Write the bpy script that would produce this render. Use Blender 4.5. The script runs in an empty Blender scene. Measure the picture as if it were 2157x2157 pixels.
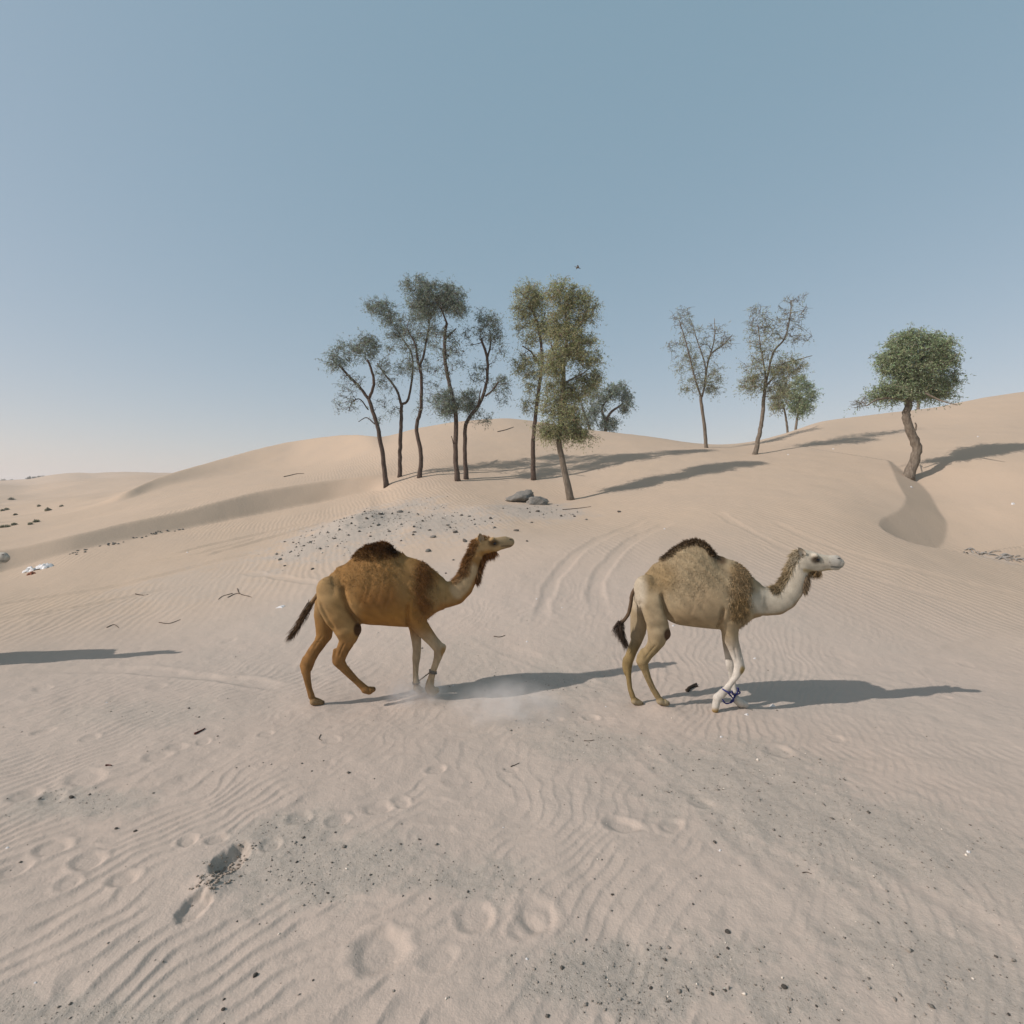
import bpy, math, random
import numpy as np
from mathutils import Vector

# ---------------------------------------------------------------- camera, sky, sun, exposure
S = bpy.context.scene
COL = S.collection
F = 1078.5          # focal length in photograph pixels (the photograph is 2157 wide)
CX = 1078.5
HOR = 1040.0        # row of the true horizon
CZ = 2.5            # eye height
cam = bpy.data.cameras.new('camera')
cam.lens = 18.0; cam.sensor_width = 36.0; cam.sensor_fit = 'HORIZONTAL'
cam.shift_y = -(1078.5 - HOR) / 2157.0
cam.clip_start = 0.05; cam.clip_end = 20000.0
cam_o = bpy.data.objects.new('camera', cam); COL.objects.link(cam_o)
cam_o.location = (0, 0, CZ); cam_o.rotation_euler = (math.radians(90), 0, 0)
S.camera = cam_o

SUN_DIR = Vector((2.19, 0.74, -1.72)).normalized()      # the way the light travels
SUN_EL = math.asin(-SUN_DIR.z)
SUN_AZ = math.atan2(-SUN_DIR.x, -SUN_DIR.y)             # from +Y towards +X
world = bpy.data.worlds.new('World'); S.world = world; world.use_nodes = True
wn = world.node_tree.nodes; wl = world.node_tree.links
wn.clear()
sky = wn.new('ShaderNodeTexSky'); sky.sky_type = 'NISHITA'; sky.sun_disc = False
sky.sun_elevation = SUN_EL; sky.sun_rotation = SUN_AZ
sky.altitude = 0.0; sky.air_density = 1.0; sky.dust_density = 1.0; sky.ozone_density = 1.0
bg = wn.new('ShaderNodeBackground'); bg.inputs['Strength'].default_value = 0.15
wo = wn.new('ShaderNodeOutputWorld')
# dust in the air: the blue is thinned and an even pale veil lies over the whole sky
vm = wn.new('ShaderNodeVectorMath'); vm.operation = 'MULTIPLY_ADD'
vm.inputs[1].default_value = (0.60, 0.370, 0.30); vm.inputs[2].default_value = (0.97, 1.78, 2.20)
wl.new(sky.outputs[0], vm.inputs[0]); wl.new(vm.outputs[0], bg.inputs[0]); wl.new(bg.outputs[0], wo.inputs[0])
sun = bpy.data.lights.new('sun', 'SUN'); sun.energy = 3.9; sun.angle = math.radians(0.53)
sun.color = (1.0, 0.91, 0.87)
sun_o = bpy.data.objects.new('sun', sun); COL.objects.link(sun_o)
sun_o.rotation_euler = SUN_DIR.to_track_quat('-Z', 'Y').to_euler()
sun_o.location = (-20, -8, 20)
vs = S.view_settings
vs.view_transform = 'Standard'; vs.look = 'None'; vs.exposure = 0.0; vs.gamma = 1.0; vs.use_curve_mapping = False
S.cycles.use_denoising = True
S.cycles.max_bounces = 8; S.cycles.volume_bounces = 3; S.cycles.transparent_max_bounces = 8
S.cycles.volume_step_rate = 1.0

RNG = np.random.default_rng(7)
random.seed(7)

# ---------------------------------------------------------------- helpers
def at(px, py, d):
    """photograph position and distance along the view -> place in the world"""
    return np.array([(px - CX) / F * d, d, CZ - (py - HOR) / F * d])

_TAB = np.random.default_rng(3).random((256, 256))
def vnoise(x, y, s=0):
    x = np.asarray(x, float) + s * 17.31; y = np.asarray(y, float) - s * 9.73
    ix = np.floor(x).astype(np.int64); iy = np.floor(y).astype(np.int64)
    fx = x - ix; fy = y - iy
    fx = fx * fx * fx * (fx * (fx * 6 - 15) + 10); fy = fy * fy * fy * (fy * (fy * 6 - 15) + 10)
    a = _TAB[ix & 255, iy & 255]; b = _TAB[(ix + 1) & 255, iy & 255]
    c = _TAB[ix & 255, (iy + 1) & 255]; d = _TAB[(ix + 1) & 255, (iy + 1) & 255]
    return (a * (1 - fx) + b * fx) * (1 - fy) + (c * (1 - fx) + d * fx) * fy
def fbm(x, y, o=4, s=0):
    t = 0; a = 0.5; n = 0
    for i in range(o):
        t = t + a * vnoise(x, y, s + i); n += a; a *= 0.5
        x, y = 1.62 * x - 1.18 * y, 1.18 * x + 1.62 * y
    return t / n
def vnoise3(p, s=0):
    return (vnoise(p[:, 0] + .7 * p[:, 2], p[:, 1], s) + vnoise(p[:, 1], p[:, 2] + .6 * p[:, 0], s + 5) + vnoise(p[:, 2], p[:, 0] + .5 * p[:, 1], s + 9)) / 3
def sstep(a, b, x):
    t = np.clip((x - a) / (b - a), 0, 1); return t * t * (3 - 2 * t)

def mesh_np(name, v, f, mat=None, smooth=True, cols=None, attrs=None):
    """v (n,3), f (m,3) or (m,4) or a list of such arrays"""
    fl = f if isinstance(f, list) else [f]
    fl = [np.asarray(q, np.int32) for q in fl if len(q)]
    me = bpy.data.meshes.new(name)
    v = np.asarray(v, np.float32)
    nl = sum(q.size for q in fl); nf = sum(len(q) for q in fl)
    me.vertices.add(len(v)); me.loops.add(nl); me.polygons.add(nf)
    me.vertices.foreach_set('co', v.ravel())
    me.loops.foreach_set('vertex_index', np.concatenate([q.ravel() for q in fl]))
    tot = np.concatenate([np.full(len(q), q.shape[1], np.int32) for q in fl])
    st = np.concatenate([[0], np.cumsum(tot)[:-1]]).astype(np.int32)
    me.polygons.foreach_set('loop_start', st)
    if smooth: me.polygons.foreach_set('use_smooth', np.ones(nf, bool))
    me.update(calc_edges=True)
    if cols is not None:
        a = me.attributes.new('col', 'FLOAT_COLOR', 'POINT')
        c4 = np.ones((len(v), 4), np.float32); c4[:, :3] = cols
        a.data.foreach_set('color', c4.ravel())
    for k, x in (attrs or {}).items():
        a = me.attributes.new(k, 'FLOAT', 'POINT'); a.data.foreach_set('value', np.asarray(x, np.float32))
    if mat: me.materials.append(mat)
    return me
def link(name, data, parent=None, loc=None):
    o = bpy.data.objects.new(name, data); COL.objects.link(o)
    if parent is not None: o.parent = parent
    if loc is not None: o.location = loc
    return o
def tag(o, label=None, cat=None, group=None, kind=None):
    if label: o['label'] = label
    if cat: o['category'] = cat
    if group: o['group'] = group
    if kind: o['kind'] = kind
    return o
class MB:
    """collects vertices and faces of one part"""
    def __init__(s): s.v = []; s.q = []; s.t = []; s.c = []; s.n = 0
    def add(s, v, q=None, t=None, c=None):
        v = np.asarray(v, float)
        if q is not None and len(q): s.q.append(np.asarray(q, np.int64) + s.n)
        if t is not None and len(t): s.t.append(np.asarray(t, np.int64) + s.n)
        s.v.append(v); s.n += len(v)
        if c is not None:
            c = np.asarray(c, float)
            s.c.append(np.broadcast_to(c, (len(v), 3)))
    def tube(s, pts, rad, sides=6, c=None, cap=True, noise=0.0):
        pts = np.asarray(pts, float); n = len(pts); rad = np.broadcast_to(np.asarray(rad, float), (n,))
        tg = np.gradient(pts, axis=0); tg /= np.linalg.norm(tg, axis=1)[:, None] + 1e-9
        ref = np.array([0, 1.0, 0]) if abs(tg[:, 1]).mean() < .8 else np.array([1.0, 0, 0])
        u = np.cross(tg, ref); u /= np.linalg.norm(u, axis=1)[:, None] + 1e-9
        w = np.cross(tg, u)
        an = np.arange(sides) / sides * 2 * math.pi
        r = rad[:, None] * (1 + noise * (RNG.random((n, sides)) - .5) if noise else np.ones((n, sides)))
        v = pts[:, None, :] + r[..., None] * (u[:, None, :] * np.cos(an)[None, :, None] + w[:, None, :] * np.sin(an)[None, :, None])
        v = v.reshape(-1, 3)
        i = np.arange(n - 1)[:, None] * sides; j = np.arange(sides)[None, :]; k = (j + 1) % sides
        q = np.stack([i + j, i + k, i + sides + k, i + sides + j], -1).reshape(-1, 4)
        if cap:
            v = np.vstack([v, pts[-1], pts[0]]); e = (n - 1) * sides; j = np.arange(sides); k = (j + 1) % sides
            t = np.concatenate([np.stack([e + j, e + k, np.full(sides, n * sides)], -1), np.stack([k, j, np.full(sides, n * sides + 1)], -1)])
        else: t = None
        s.add(v, q, t, c)
    def mesh(s, name, mat, smooth=True):
        f = []
        if s.q: f.append(np.concatenate(s.q))
        if s.t: f.append(np.concatenate(s.t))
        return mesh_np(name, np.concatenate(s.v), f, mat, smooth, np.concatenate(s.c) if s.c else None)

def spline(pts, n):
    """Catmull-Rom through pts -> n points"""
    p = np.asarray(pts, float)
    if len(p) == 2: return p[0] + (p[1] - p[0]) * np.linspace(0, 1, n)[:, None]
    e = np.vstack([2 * p[0] - p[1], p, 2 * p[-1] - p[-2]])
    t = np.linspace(0, len(p) - 1 - 1e-6, n); i = t.astype(int); u = (t - i)[:, None]
    a, b, c, d = e[i], e[i + 1], e[i + 2], e[i + 3]
    return .5 * (2 * b + (c - a) * u + (2 * a - 5 * b + 4 * c - d) * u ** 2 + (3 * b - a - 3 * c + d) * u ** 3)

# ---------------------------------------------------------------- materials
def new_mat(name):
    m = bpy.data.materials.new(name); m.use_nodes = True
    nt = m.node_tree; b = nt.nodes['Principled BSDF']
    b.inputs['Roughness'].default_value = 0.9
    b.inputs['Specular IOR Level'].default_value = 0.15
    return m, nt, b
def node(nt, t, **kw):
    n = nt.nodes.new(t)
    for k, x in kw.items():
        if k in n.inputs: n.inputs[k].default_value = x
        else: setattr(n, k, x)
    return n
def mixc(nt, fac, a, b, mode='MIX'):
    m = nt.nodes.new('ShaderNodeMix'); m.data_type = 'RGBA'; m.blend_type = mode
    for sock, x in ((m.inputs[0], fac), (m.inputs[6], a), (m.inputs[7], b)):
        if hasattr(x, 'is_output'): nt.links.new(x, sock)
        else: sock.default_value = x if not isinstance(x, tuple) or len(x) == 4 else (*x, 1)
    return m.outputs[2]
def maths(nt, op, a, b=0.0):
    m = nt.nodes.new('ShaderNodeMath'); m.operation = op
    for i, x in enumerate((a, b)):
        if hasattr(x, 'is_output'): nt.links.new(x, m.inputs[i])
        else: m.inputs[i].default_value = x
    return m.outputs[0]
def ramp(nt, fac, stops):
    r = nt.nodes.new('ShaderNodeValToRGB'); nt.links.new(fac, r.inputs[0])
    el = r.color_ramp.elements
    while len(el) < len(stops): el.new(0.5)
    for e, (p, c) in zip(el, stops):
        e.position = p; e.color = (*c, 1) if isinstance(c, tuple) else (c, c, c, 1)
    return r.outputs[0]
def noise_tex(nt, vec, scale, detail=4, rough=.55):
    n = node(nt, 'ShaderNodeTexNoise'); n.inputs['Scale'].default_value = scale
    n.inputs['Detail'].default_value = detail; n.inputs['Roughness'].default_value = rough
    nt.links.new(vec, n.inputs['Vector']); return n.outputs['Fac']
def geo_pos(nt): return nt.nodes.new('ShaderNodeNewGeometry').outputs['Position']
def obj_pos(nt): return nt.nodes.new('ShaderNodeTexCoord').outputs['Object']
def attr(nt, name, out='Fac'):
    a = nt.nodes.new('ShaderNodeAttribute'); a.attribute_name = name; return a.outputs[out]
def bump(nt, h, dist, strength=1.0, prev=None):
    b = nt.nodes.new('ShaderNodeBump'); b.inputs['Distance'].default_value = dist
    if hasattr(strength, 'is_output'): nt.links.new(strength, b.inputs['Strength'])
    else: b.inputs['Strength'].default_value = strength
    nt.links.new(h, b.inputs['Height'])
    if prev: nt.links.new(prev, b.inputs['Normal'])
    return b.outputs[0]

def mat_sand():
    m, nt, b = new_mat('sand'); L = nt.links
    P = geo_pos(nt)
    big = noise_tex(nt, P, 0.35, 5)
    mid = noise_tex(nt, P, 2.2, 5)
    fine = noise_tex(nt, P, 60, 3, .7)
    grain = noise_tex(nt, P, 420, 2, .8)
    base = mixc(nt, ramp(nt, big, [(.3, 0.0), (.7, 1.0)]), (0.445, 0.368, 0.302), (0.425, 0.368, 0.308))
    base = mixc(nt, ramp(nt, mid, [(.35, 0.0), (.75, .55)]), base, (0.465, 0.388, 0.322))
    base = mixc(nt, attr(nt, 'dune'), base, mixc(nt, ramp(nt, big, [(.3, 0.0), (.7, 1.0)]), (0.468, 0.366, 0.265), (0.440, 0.350, 0.260)))
    gv = attr(nt, 'gravel')
    grit = mixc(nt, ramp(nt, noise_tex(nt, P, 30, 4, .75), [(.35, 0.0), (.65, 1.0)]), (0.355, 0.318, 0.265), (0.440, 0.392, 0.330))
    base = mixc(nt, gv, base, grit)
    sp = maths(nt, 'MULTIPLY', ramp(nt, noise_tex(nt, P, 95, 3, .75), [(.60, 0.0), (.68, 1.0)]), maths(nt, 'ADD', maths(nt, 'MULTIPLY', gv, .75), .10))
    base = mixc(nt, sp, base, (0.20, 0.18, 0.15))
    base = mixc(nt, ramp(nt, grain, [(.3, 0.0), (.7, .25)]), base, (0.37, 0.31, 0.25))
    base = mixc(nt, ramp(nt, fine, [(.3, .14), (.5, 0.0)]), base, (0.33, 0.28, 0.23))
    L.new(base, b.inputs['Base Color'])
    b.inputs['Roughness'].default_value = 1.0; b.inputs['Specular IOR Level'].default_value = 0.05
    # wind ripples beyond where they are modelled
    mp = nt.nodes.new('ShaderNodeMapping'); mp.inputs['Rotation'].default_value = (0, 0, math.radians(-20))
    L.new(P, mp.inputs[0])
    w = nt.nodes.new('ShaderNodeTexWave'); w.wave_type = 'BANDS'; w.bands_direction = 'X'; w.wave_profile = 'SIN'
    w.inputs['Scale'].default_value = 1.9; w.inputs['Distortion'].default_value = 9.0; w.inputs['Detail'].default_value = 3.0
    w.inputs['Detail Scale'].default_value = .3; w.inputs['Detail Roughness'].default_value = .5
    L.new(mp.outputs[0], w.inputs[0])
    n1 = bump(nt, w.outputs['Fac'], 0.0055, attr(nt, 'farrip'))
    n2 = bump(nt, noise_tex(nt, P, 11, 7, .62), 0.03, .32, n1)
    n3 = bump(nt, fine, 0.007, .6, n2)
    gb = maths(nt, 'ADD', maths(nt, 'MULTIPLY', gv, .8), .12)
    n4 = bump(nt, noise_tex(nt, P, 130, 3, .75), 0.006, gb, n3)
    L.new(n4, b.inputs['Normal'])
    return m
# ---------------------------------------------------------------- the shape of the ground
# dune lines from near to far: (photo column, distance, photo row) or (column, distance, ('z', height))
def z_(v): return ('z', v)
LINES = [
 [( -600, 6.5, z_(0)), (2800, 6.5, z_(0))],
 [( -600, 9.5, z_(-.05)), (300, 9.5, z_(.0)), (540, 9.5, z_(.17)), (800, 9.5, z_(.42)), (1078, 9.5, z_(.60)), (1400, 9.5, z_(.66)), (1700, 9.5, z_(.56)), (2000, 9.4, z_(.36)), (2157, 9.3, z_(.28)), (2800, 9.3, z_(.2))],
 [( -600, 12.5, z_(-.08)), (0, 12.5, z_(-.04)), (250, 12.5, z_(.08)), (540, 12.5, z_(.42)), (800, 12.5, z_(.85)), (1078, 12.2, z_(1.14)), (1400, 12.2, z_(1.24)), (1700, 12, z_(1.12)), (1855, 11.6, z_(.98)), (2000, 11.2, z_(.75)), (2157, 11, z_(.55)), (2800, 11, z_(.3))],
 # foot of the long slip face / lip of the hollow
 [( -600, 13.0, 1262), (-200, 13.4, 1240), (0, 16, 1206), (130, 17, 1168), (300, 19, 1132), (440, 21, 1103), (560, 23, 1080), (700, 25, 1053), (790, 25.5, 1033), (860, 22.5, 1030), (965, 20, 1048), (1078, 17.5, 1080), (1200, 16, 1102), (1400, 15, 1098), (1600, 15, 1082), (1760, 14.6, 1083), (1855, 14.3, 1104), (1930, 13.6, 1140), (1980, 13.3, 1152), (2060, 13.0, 1170), (2157, 12.6, 1192), (2500, 12.4, 1240), (2800, 12.4, 1250)],
 # crest of the slip face (rows) / ground by the trees
 [( -600, None, 1246), (-200, None, 1192), (0, None, 1160), (60, None, 1150), (150, None, 1130), (240, None, 1108), (400, None, 1072), (540, None, 1036), (640, None, 1020), (720, None, 1008), (790, None, 1002), (850, 27, 998), (900, 24.3, 1003), (965, 24, 1014), (1078, 21.5, 1042), (1200, 20.5, 1058), (1300, 20.5, 1042), (1400, 20.5, 1026), (1500, 20.5, 1012), (1600, 20.5, 1002), (1700, 20.3, 998), (1800, 20, 998), (1917, 20, 995), (2000, 19.5, 985), (2157, 19, 970), (2500, 19, 960), (2800, 19, 955)],
 [( -600, 30, 1120), (0, 30, 1108), (150, 29, 1090), (240, 28.5, 1077), (270, 31, 1052), (300, 33, 1042), (362, 36, 1019), (480, 39.5, 1000), (620, 40, 984), (700, 38, 973), (800, 35, 956), (880, 32, 950), (965, 32, 942), (1070, 32, 940), (1200, 30, 955), (1350, 27.5, 955), (1488, 29, 941), (1588, 25.5, 960), (1700, 27, 934), (1850, 27, 922), (2000, 26, 909), (2157, 25, 898), (2800, 25, 880)],
 # the crests against the sky
 [( -600, 50, 1092), (0, 46, 1088), (130, 42, 1070), (205, 33.5, 1061), (230, 32, 1056), (270, None, 1034), (326, None, 1008), (435, None, 976), (530, None, 949), (616, None, 929), (700, None, 918), (745, None, 915), (790, None, 919), (808, 41.5, 921), (877, 42.5, 902), (950, 43, 889), (1010, 42, 883), (1070, 42, 880), (1113, 42, 885), (1240, 41, 905), (1360, 38, 919), (1463, 36, 934), (1520, 35.5, 937), (1583, 35, 931), (1649, 35, 915), (1731, 35, 887), (1814, 35, 877), (1958, 34.5, 860), (2061, 34.2, 840), (2157, 34, 826), (2500, 34, 790), (2800, 34, 780)],
 [( -600, 95, 1062), (0, 90, 1062), (160, 85, 1052), (230, 80, 1043), (300, 76, 1030), (435, 72, 1002), (616, 72, 985), (1070, 72, 960), (1463, 68, 985), (2157, 68, 920), (2800, 68, 900)],
 [( -600, 150, 1034), (0, 150, 1028), (60, 150, 1030), (110, 150, 1021), (150, 150, 1015), (230, 150, 1012), (300, 150, 1008), (435, 150, 1012), (1070, 150, 990), (2800, 150, 985)],
 [( -600, 300, 1014), (0, 300, 1017), (60, 300, 1014), (110, 300, 1006), (160, 300, 1003), (200, 300, 1006), (240, 300, 1002), (300, 300, 1004), (435, 300, 1008), (1070, 300, 1000), (2800, 300, 1000)],
 [( -600, 700, 1019), (2800, 700, 1019)],
 [( -600, 6000, 1037), (2800, 6000, 1037)],
]
SHARP = {3: [(-600, 1), (780, 1), (860, 0)], 4: [(-600, 1), (790, 1), (860, 0)], 6: [(-600, 0), (180, 0), (230, 1), (780, 1), (860, .5), (2800, .3)]}
NA = 3000
AZG = np.linspace(math.radians(-75), math.radians(75), NA)
AZR = np.zeros((len(LINES) + 1, NA)); AZZ = np.zeros((len(LINES) + 1, NA)); AZS = np.zeros((len(LINES) + 1, NA))
def _smooth(a, sg):
    k = np.exp(-.5 * (np.arange(-4 * sg, 4 * sg + 1) / sg) ** 2); k /= k.sum()
    return np.convolve(np.pad(a, 4 * sg, mode='edge'), k, 'valid')
_prev = {}
for k, ln in enumerate(LINES):
    az, rr, zz = [], [], []
    for (px, d, h) in ln:
        if d is None:      # crest above the foot of a slip face: long face steepened so it shades darker
            pd, pz = np.interp(px, _prev['px'], _prev['d']), np.interp(px, _prev['px'], _prev['z'])
            sl = .85 if k == 4 else .38; c = (h - HOR) / F
            d = (CZ - pz + sl * pd) / (c + sl)
        z = h[1] if isinstance(h, tuple) else CZ - (h - HOR) / F * d
        a = math.atan((px - CX) / F)
        az.append(a); rr.append(d / math.cos(a)); zz.append(z)
    _prev = {'px': [p[0] for p in ln], 'd': [r * math.cos(a) for r, a in zip(rr, az)], 'z': zz}
    sgs = (14, 14) if k in (6, 8, 9) else (40, 45) if k == 5 else (14, 45)
    wr = sstep(math.atan((790 - CX) / F), math.atan((900 - CX) / F), AZG)
    sm = lambda t: _smooth(t, sgs[0]) * (1 - wr) + _smooth(t, sgs[1]) * wr
    # interpolate distance (not radius) and height, then smooth a little
    AZR[k + 1] = sm(np.interp(AZG, az, _prev['d'])) / np.cos(np.clip(AZG, az[0], az[-1]))
    AZZ[k + 1] = sm(np.interp(AZG, az, zz))
    if k in SHARP: AZS[k + 1] = np.interp(AZG, [math.atan((p - CX) / F) for p, s in SHARP[k]], [s for p, s in SHARP[k]])

def ground0(x, y):
    x = np.asarray(x, float); y = np.asarray(y, float); shp = x.shape
    x = x.ravel(); y = y.ravel()
    r = np.hypot(x, y); az = np.arctan2(x, y)
    t = np.clip((az - AZG[0]) / (AZG[-1] - AZG[0]) * (NA - 1), 0, NA - 1.001); i = t.astype(int); u = t - i
    g = lambda T, k: T[k][i] * (1 - u) + T[k][i + 1] * u
    K = len(AZR); R = [g(AZR, k) for k in range(K)]; Z = [g(AZZ, k) for k in range(K)]
    sec = [(Z[k + 1] - Z[k]) / (R[k + 1] - R[k]) for k in range(K - 1)]
    out = Z[-1].copy()
    def tang(k, side):
        if k == 0: return sec[0]
        if k == K - 1: return sec[-1]
        a, b = sec[k - 1], sec[k]; h0, h1 = R[k] - R[k - 1], R[k + 1] - R[k]
        w1, w2 = 2 * h1 + h0, h1 + 2 * h0
        ab = np.maximum(a * b, 0.0)
        m = (w1 + w2) * ab / (w1 * b + w2 * a + np.sign(a + b) * 1e-9 + 1e-12)
        s = g(AZS, k)
        return m * (1 - s) + (a if side == 0 else b) * s
    for k in range(K - 1):
        msk = (r >= R[k]) & (r < R[k + 1])
        if not msk.any(): continue
        h = (R[k + 1] - R[k])[msk]; q = (r[msk] - R[k][msk]) / h
        m0 = tang(k, 1)[msk]; m1 = tang(k + 1, 0)[msk]
        out[msk] = (2 * q ** 3 - 3 * q ** 2 + 1) * Z[k][msk] + (q ** 3 - 2 * q ** 2 + q) * h * m0 + (-2 * q ** 3 + 3 * q ** 2) * Z[k + 1][msk] + (q ** 3 - q ** 2) * h * m1
    back = sstep(math.radians(62), math.radians(100), abs(az))
    roll = 6 * sstep(25, 120, r) * (fbm(x / 60, y / 60, 3, 40) - .35)
    out = out * (1 - back) + roll * back
    far = sstep(120, 220, r)
    out += far * (7.0 * (fbm(x / 70 + .2 * y / 70, y / 40, 3, 44) - .5))
    lw = sstep(-.60, -.72, az) * sstep(24, 40, r) * sstep(240, 140, r)
    out += lw * 1.7 * (fbm(x / 17 + .3 * y / 17, y / 13, 3, 48) - .5)
    # soft rolling of the open sand
    out += .10 * (fbm(x / 5, y / 5, 3, 30) - .5) * sstep(4, 10, r) + .025 * (fbm(x / 1.3, y / 1.3, 3, 33) - .5)
    return out.reshape(shp)

def on_ground(px, py, fn=None, dmin=1.6, dmax=120.0):
    """where the line of sight through a photo position meets the sand"""
    fn = fn or ground0
    d = np.exp(np.linspace(math.log(dmin), math.log(dmax), 900))
    x = (px - CX) / F * d; z = CZ - (py - HOR) / F * d
    g = fn(x, d) - z
    i = int(np.argmax(g > 0)) if (g > 0).any() else len(d) - 1
    if i > 0:
        t = g[i - 1] / (g[i - 1] - g[i] + 1e-12); dd = d[i - 1] + (d[i] - d[i - 1]) * np.clip(t, 0, 1)
    else: dd = d[0]
    return np.array([(px - CX) / F * dd, dd])

def poly_dist(x, y, pts):
    """distance to a polyline and place along it"""
    best = np.full(x.shape, 1e9); al = np.zeros(x.shape); acc = 0; sg = np.zeros(x.shape)
    for a, b in zip(pts[:-1], pts[1:]):
        ab = b - a; L = math.hypot(*ab) + 1e-9
        t = np.clip(((x - a[0]) * ab[0] + (y - a[1]) * ab[1]) / L ** 2, 0, 1)
        dx = x - a[0] - t * ab[0]; dy = y - a[1] - t * ab[1]; d = np.hypot(dx, dy)
        m = d < best; best[m] = d[m]; al[m] = (acc + t * L)[m]; sg[m] = np.sign(ab[0] * dy - ab[1] * dx)[m]; acc += L
    return best, al, sg, acc

# wheel tracks: columns/rows of the photograph, half width, depth, tread
TRACKS = [([(-60, 1280), (120, 1255), (300, 1222), (470, 1180), (560, 1160)], .16, .035, 0), ([(-60, 1312), (110, 1288), (300, 1252), (450, 1222)], .16, .03, 0),
 ([(350, 1172), (480, 1140), (620, 1108), (760, 1085)], .18, .05, 0), ([(420, 1176), (560, 1136), (700, 1098)], .18, .045, 0), ([(240, 1196), (420, 1166), (560, 1128)], .15, .03, 0),
 ([(500, 1205), (580, 1215), (680, 1232)], .12, .02, 0),
 ([(1138, 1335), (1146, 1270), (1180, 1205), (1250, 1142), (1372, 1088)], .13, .05, 0), ([(1268, 1300), (1256, 1245), (1275, 1195), (1345, 1130), (1420, 1098)], .13, .05, 0),
 ([(1500, 1072), (1560, 1108), (1690, 1172), (1880, 1232), (2200, 1300)], .12, .035, 0), ([(1610, 1090), (1700, 1133), (1850, 1180), (2010, 1222), (2200, 1262)], .12, .035, 0),
 ([(1290, 1535), (1420, 1640), (1600, 1790), (1770, 1960), (1900, 2200)], .12, .016, 1), ([(1480, 1530), (1680, 1675), (1880, 1815), (2200, 2040)], .12, .016, 1),
 ([(1700, 1420), (1880, 1402), (2030, 1370), (2200, 1322)], .16, .035, 0), ([(1560, 1592), (1800, 1588), (2200, 1580)], .13, .016, 1), ([(1640, 1640), (1900, 1650), (2200, 1640)], .13, .014, 1),
 ([(0, 1420), (200, 1410), (420, 1425), (620, 1450)], .12, .02, 0), ([(1000, 1340), (1120, 1390), (1280, 1450)], .12, .02, 0)]
PRINTS = [(800, 2000, .15, .045), (925, 2020, .10, .016), (1000, 1930, .11, .03), (1130, 1925, .13, .03), (1105, 1950, .10, .025), (260, 1850, .10, .03), (185, 1812, .11, .03), (110, 1785, .11, .03), (30, 1832, .09, .025), (145, 1860, .07, .02),
 (395, 1772, .08, .03), (455, 1768, .08, .03), (572, 1778, .085, .025), (630, 1722, .09, .025), (712, 1728, .09, .025), (795, 1700, .12, .03), (845, 1688, .09, .02), (918, 1620, .09, .03), (1310, 1738, .14, .04), (1415, 1738, .11, .025), (1475, 1690, .09, .02), (1640, 1582, .13, .03), (50, 1675, .11, .03), (110, 1680, .10, .03),
 (330, 1592, .12, .025), (370, 1572, .10, .02), (430, 1560, .08, .02), (180, 1638, .18, .03), (90, 1540, .10, .025), (190, 1555, .09, .02), (560, 1545, .08, .02), (1170, 1515, .08, .02), (1245, 1512, .09, .03), (1075, 1620, .07, .015), (480, 1350, .12, .02), (330, 1445, .12, .02), (1760, 1556, .09, .02), (2035, 1400, .1, .02),
 (700, 1560, .09, .015), (230, 1400, .1, .02), (90, 1450, .11, .02), (1990, 1470, .09, .02)]
GRAVEL = [(170, 1690, 170, 28, .9), (620, 1760, 130, 40, .9), (720, 1830, 260, 70, .95), (980, 1860, 150, 50, .9), (150, 2140, 360, 50, .9), (1330, 2060, 330, 75, 1.), (1650, 2120, 200, 60, .8), (1560, 1640, 260, 90, .8), (1750, 1750, 250, 110, .8), (2050, 1800, 200, 160, .6), (1950, 2050, 220, 120, .7), (1230, 1570, 160, 40, .7), (1180, 1430, 160, 60, .6), (1000, 1400, 160, 60, .4), (760, 1125, 170, 48, 1.), (640, 1165, 70, 22, .8), (950, 1100, 130, 32, .8), (1130, 1080, 110, 20, .7), (1100, 1520, 130, 40, .5), (420, 1230, 200, 40, .3), (300, 1500, 200, 30, .4), (2100, 1160, 80, 25, .6), (640, 1300, 120, 40, .35), (900, 1250, 120, 50, .3)]
_tr = [([on_ground(*p) for p in pts], w, dp, tr) for pts, w, dp, tr in TRACKS]
_tr = [(list(spline(np.array(p), 5 * len(p))), w, dp, tr) for p, w, dp, tr in _tr]
_pr = [(on_ground(px, py), r, dp, RNG.uniform(-.9, .9), RNG.uniform(.65, .95)) for px, py, r, dp in PRINTS]
def _ell(px, py, rx, ry):
    c = on_ground(px, py); w = rx / F * c[1]; b = on_ground(px, py + ry)[1]; a = min(on_ground(px, py - ry)[1], c[1] + 1.7 * (c[1] - b))
    return c[0], (a + b) / 2, w, (a - b) / 2 + .05
_gr = [(*_ell(px, py, rx, ry), s) for px, py, rx, ry, s in GRAVEL]
MOUND = [(*_ell(735, 1122, 120, 40), .34), (*_ell(870, 1115, 80, 25), .2), (*_ell(1040, 1080, 110, 20), .14)]
HOLE = on_ground(487, 1808); HOLE2 = on_ground(432, 1880)
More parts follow.
